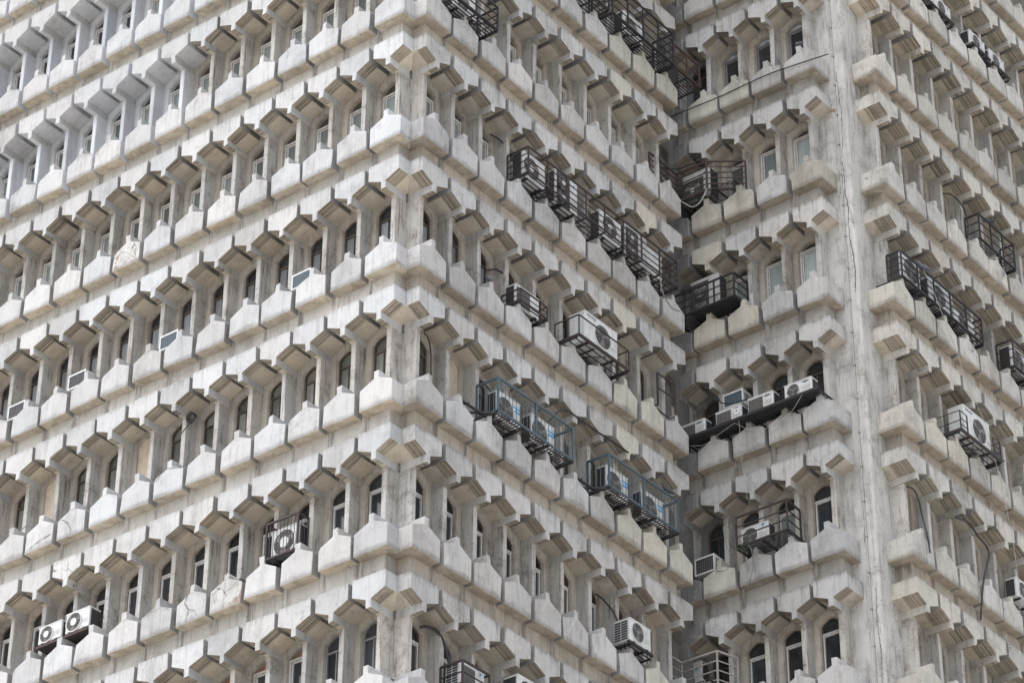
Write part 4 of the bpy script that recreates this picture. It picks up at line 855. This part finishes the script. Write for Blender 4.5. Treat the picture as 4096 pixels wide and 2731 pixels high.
# ---- sprig growing at the corner of the thin-railed cage
bm = bmesh.new(); rg = random.Random(2)
for i in range(26):
    c = Vector((rg.uniform(-.09, .11), rg.uniform(-.05, .06), rg.uniform(-.05, .12))); s = rg.uniform(.03, .055); a = Vector((rg.uniform(-1, 1), rg.uniform(-1, 1), rg.uniform(-.5, .5))).normalized(); b = a.cross(Vector((rg.uniform(-1, 1), rg.uniform(-1, 1), 1))).normalized()
    bm.faces.new([bm.verts.new(c+v) for v in (-a*s, b*s*.5, a*s, -b*s*.5)])
t = thing('weed_sprig', 'small green weed growing at the foot of the thin-railed brown cage', 'plant', 'C', 1.62, .90, zrow(3)-1.93)
part('leaves', bm, 'leaf_green', t); bm = bmesh.new(); tube(bm, smooth_path([(.0, .05, -.02), (.02, 0, .04), (-.03, -.02, .10)]), .006, 5); part('stem', bm, 'leaf_green', t)

# ---- cracks that have opened in the plaster
plain('crack_dark', (.018, .016, .015), .95, var=.2)
def crack(par, pts, w, M):
    bm = bmesh.new(); rg = random.Random(len(pts)*7+int(w*1e4)); P = []
    for a, b in zip(pts, pts[1:]):
        n = max(2, int((Vector(b)-Vector(a)).length/.05))
        for i in range(n): t_ = i/n; P.append((a[0]+(b[0]-a[0])*t_+rg.uniform(-.014, .014), a[1]+(b[1]-a[1])*t_+rg.uniform(-.010, .010)))
    P.append(pts[-1]); prev = None
    for i, (x, z) in enumerate(P):
        d = (Vector(P[min(i+1, len(P)-1)])-Vector(P[max(i-1, 0)])).normalized(); nrm = Vector((-d.y, d.x))*w*rg.uniform(.35, 1)*(1 if 0 < i < len(P)-1 else .1)
        cur = [bm.verts.new((x+nrm.x, 0, z+nrm.y)), bm.verts.new((x-nrm.x, 0, z-nrm.y))]
        if prev: bm.faces.new((prev[0], cur[0], cur[1], prev[1]))
        prev = cur
    o = part('crack', bm, 'crack_dark', par); o.matrix_local = M; return o
MP = lambda z: Matrix.Translation((0, -.0025, z))
for pts, w in (([(-.20, 1.30), (-.17, .75), (-.185, .40), (-.12, -.10), (-.145, -.45), (-.15, -.80), (-.09, -1.3), (-.06, -1.9), (-.09, -2.4)], .012), ([(-.21, 3.9), (-.18, 3.2), (-.13, 2.6), (-.15, 1.9), (-.20, 1.35)], .008), ([(-.12, -.1), (-.05, -.25), (-.03, -.6)], .006), ([(-.17, .75), (-.28, .6), (-.33, .3)], .005),
               ([(-.10, -9.8), (-.12, -10.6), (-.07, -11.4), (-.10, -12.1)], .009), ([(-.30, -7.6), (-.26, -8.2), (-.30, -8.7)], .005)):
    crack(pier, [(x, z) for x, z in pts], w, MP(zrow(1)))
SB_ = {}
for o in B.children:
    if o.name.startswith('sill_block') and not o.get('kind'): SB_[tuple(round(c, 1) for c in o.location)] = o
def on_sill(fc, r, k, pts, w):
    u = UNITS[fc][k]; q = wp(fc, u, 0, zrow(r))
    best = min(SB_.values(), key=lambda o: (o.location-q).length)
    if (best.location-q).length < .05: crack(best, pts, w, Matrix.Translation((0, -HD-.016, 0)))
on_sill('A', 3, 6, [(-.38, -2.30), (-.22, -2.16), (-.05, -2.08), (.12, -2.12), (.38, -2.20)], .007)
on_sill('A', 4, 5, [(-.10, -2.05), (-.16, -2.25), (-.05, -2.42), (-.12, -2.68)], .008)
on_sill('A', 4, 5, [(-.05, -2.42), (.12, -2.5), (.22, -2.66)], .005)
on_sill('A', 4, 4, [(-.36, -2.32), (-.20, -2.20), (-.10, -2.06)], .007)
on_sill('A', 4, 6, [(-.38, -2.22), (-.10, -2.14), (.16, -2.10), (.36, -2.26)], .006)
on_sill('A', 3, 9, [(-.30, -2.2), (-.05, -2.4), (.05, -2.66)], .007)
on_sill('A', 3, 10, [(-.3, -2.62), (.0, -2.52), (.38, -2.46)], .009)
on_sill('C', 3, 3, [(-.1, -2.10), (.08, -2.2), (.3, -2.16)], .006)
on_sill('D', 2, 3, [(-.1, -2.3), (.1, -2.5), (.25, -2.68)], .006)
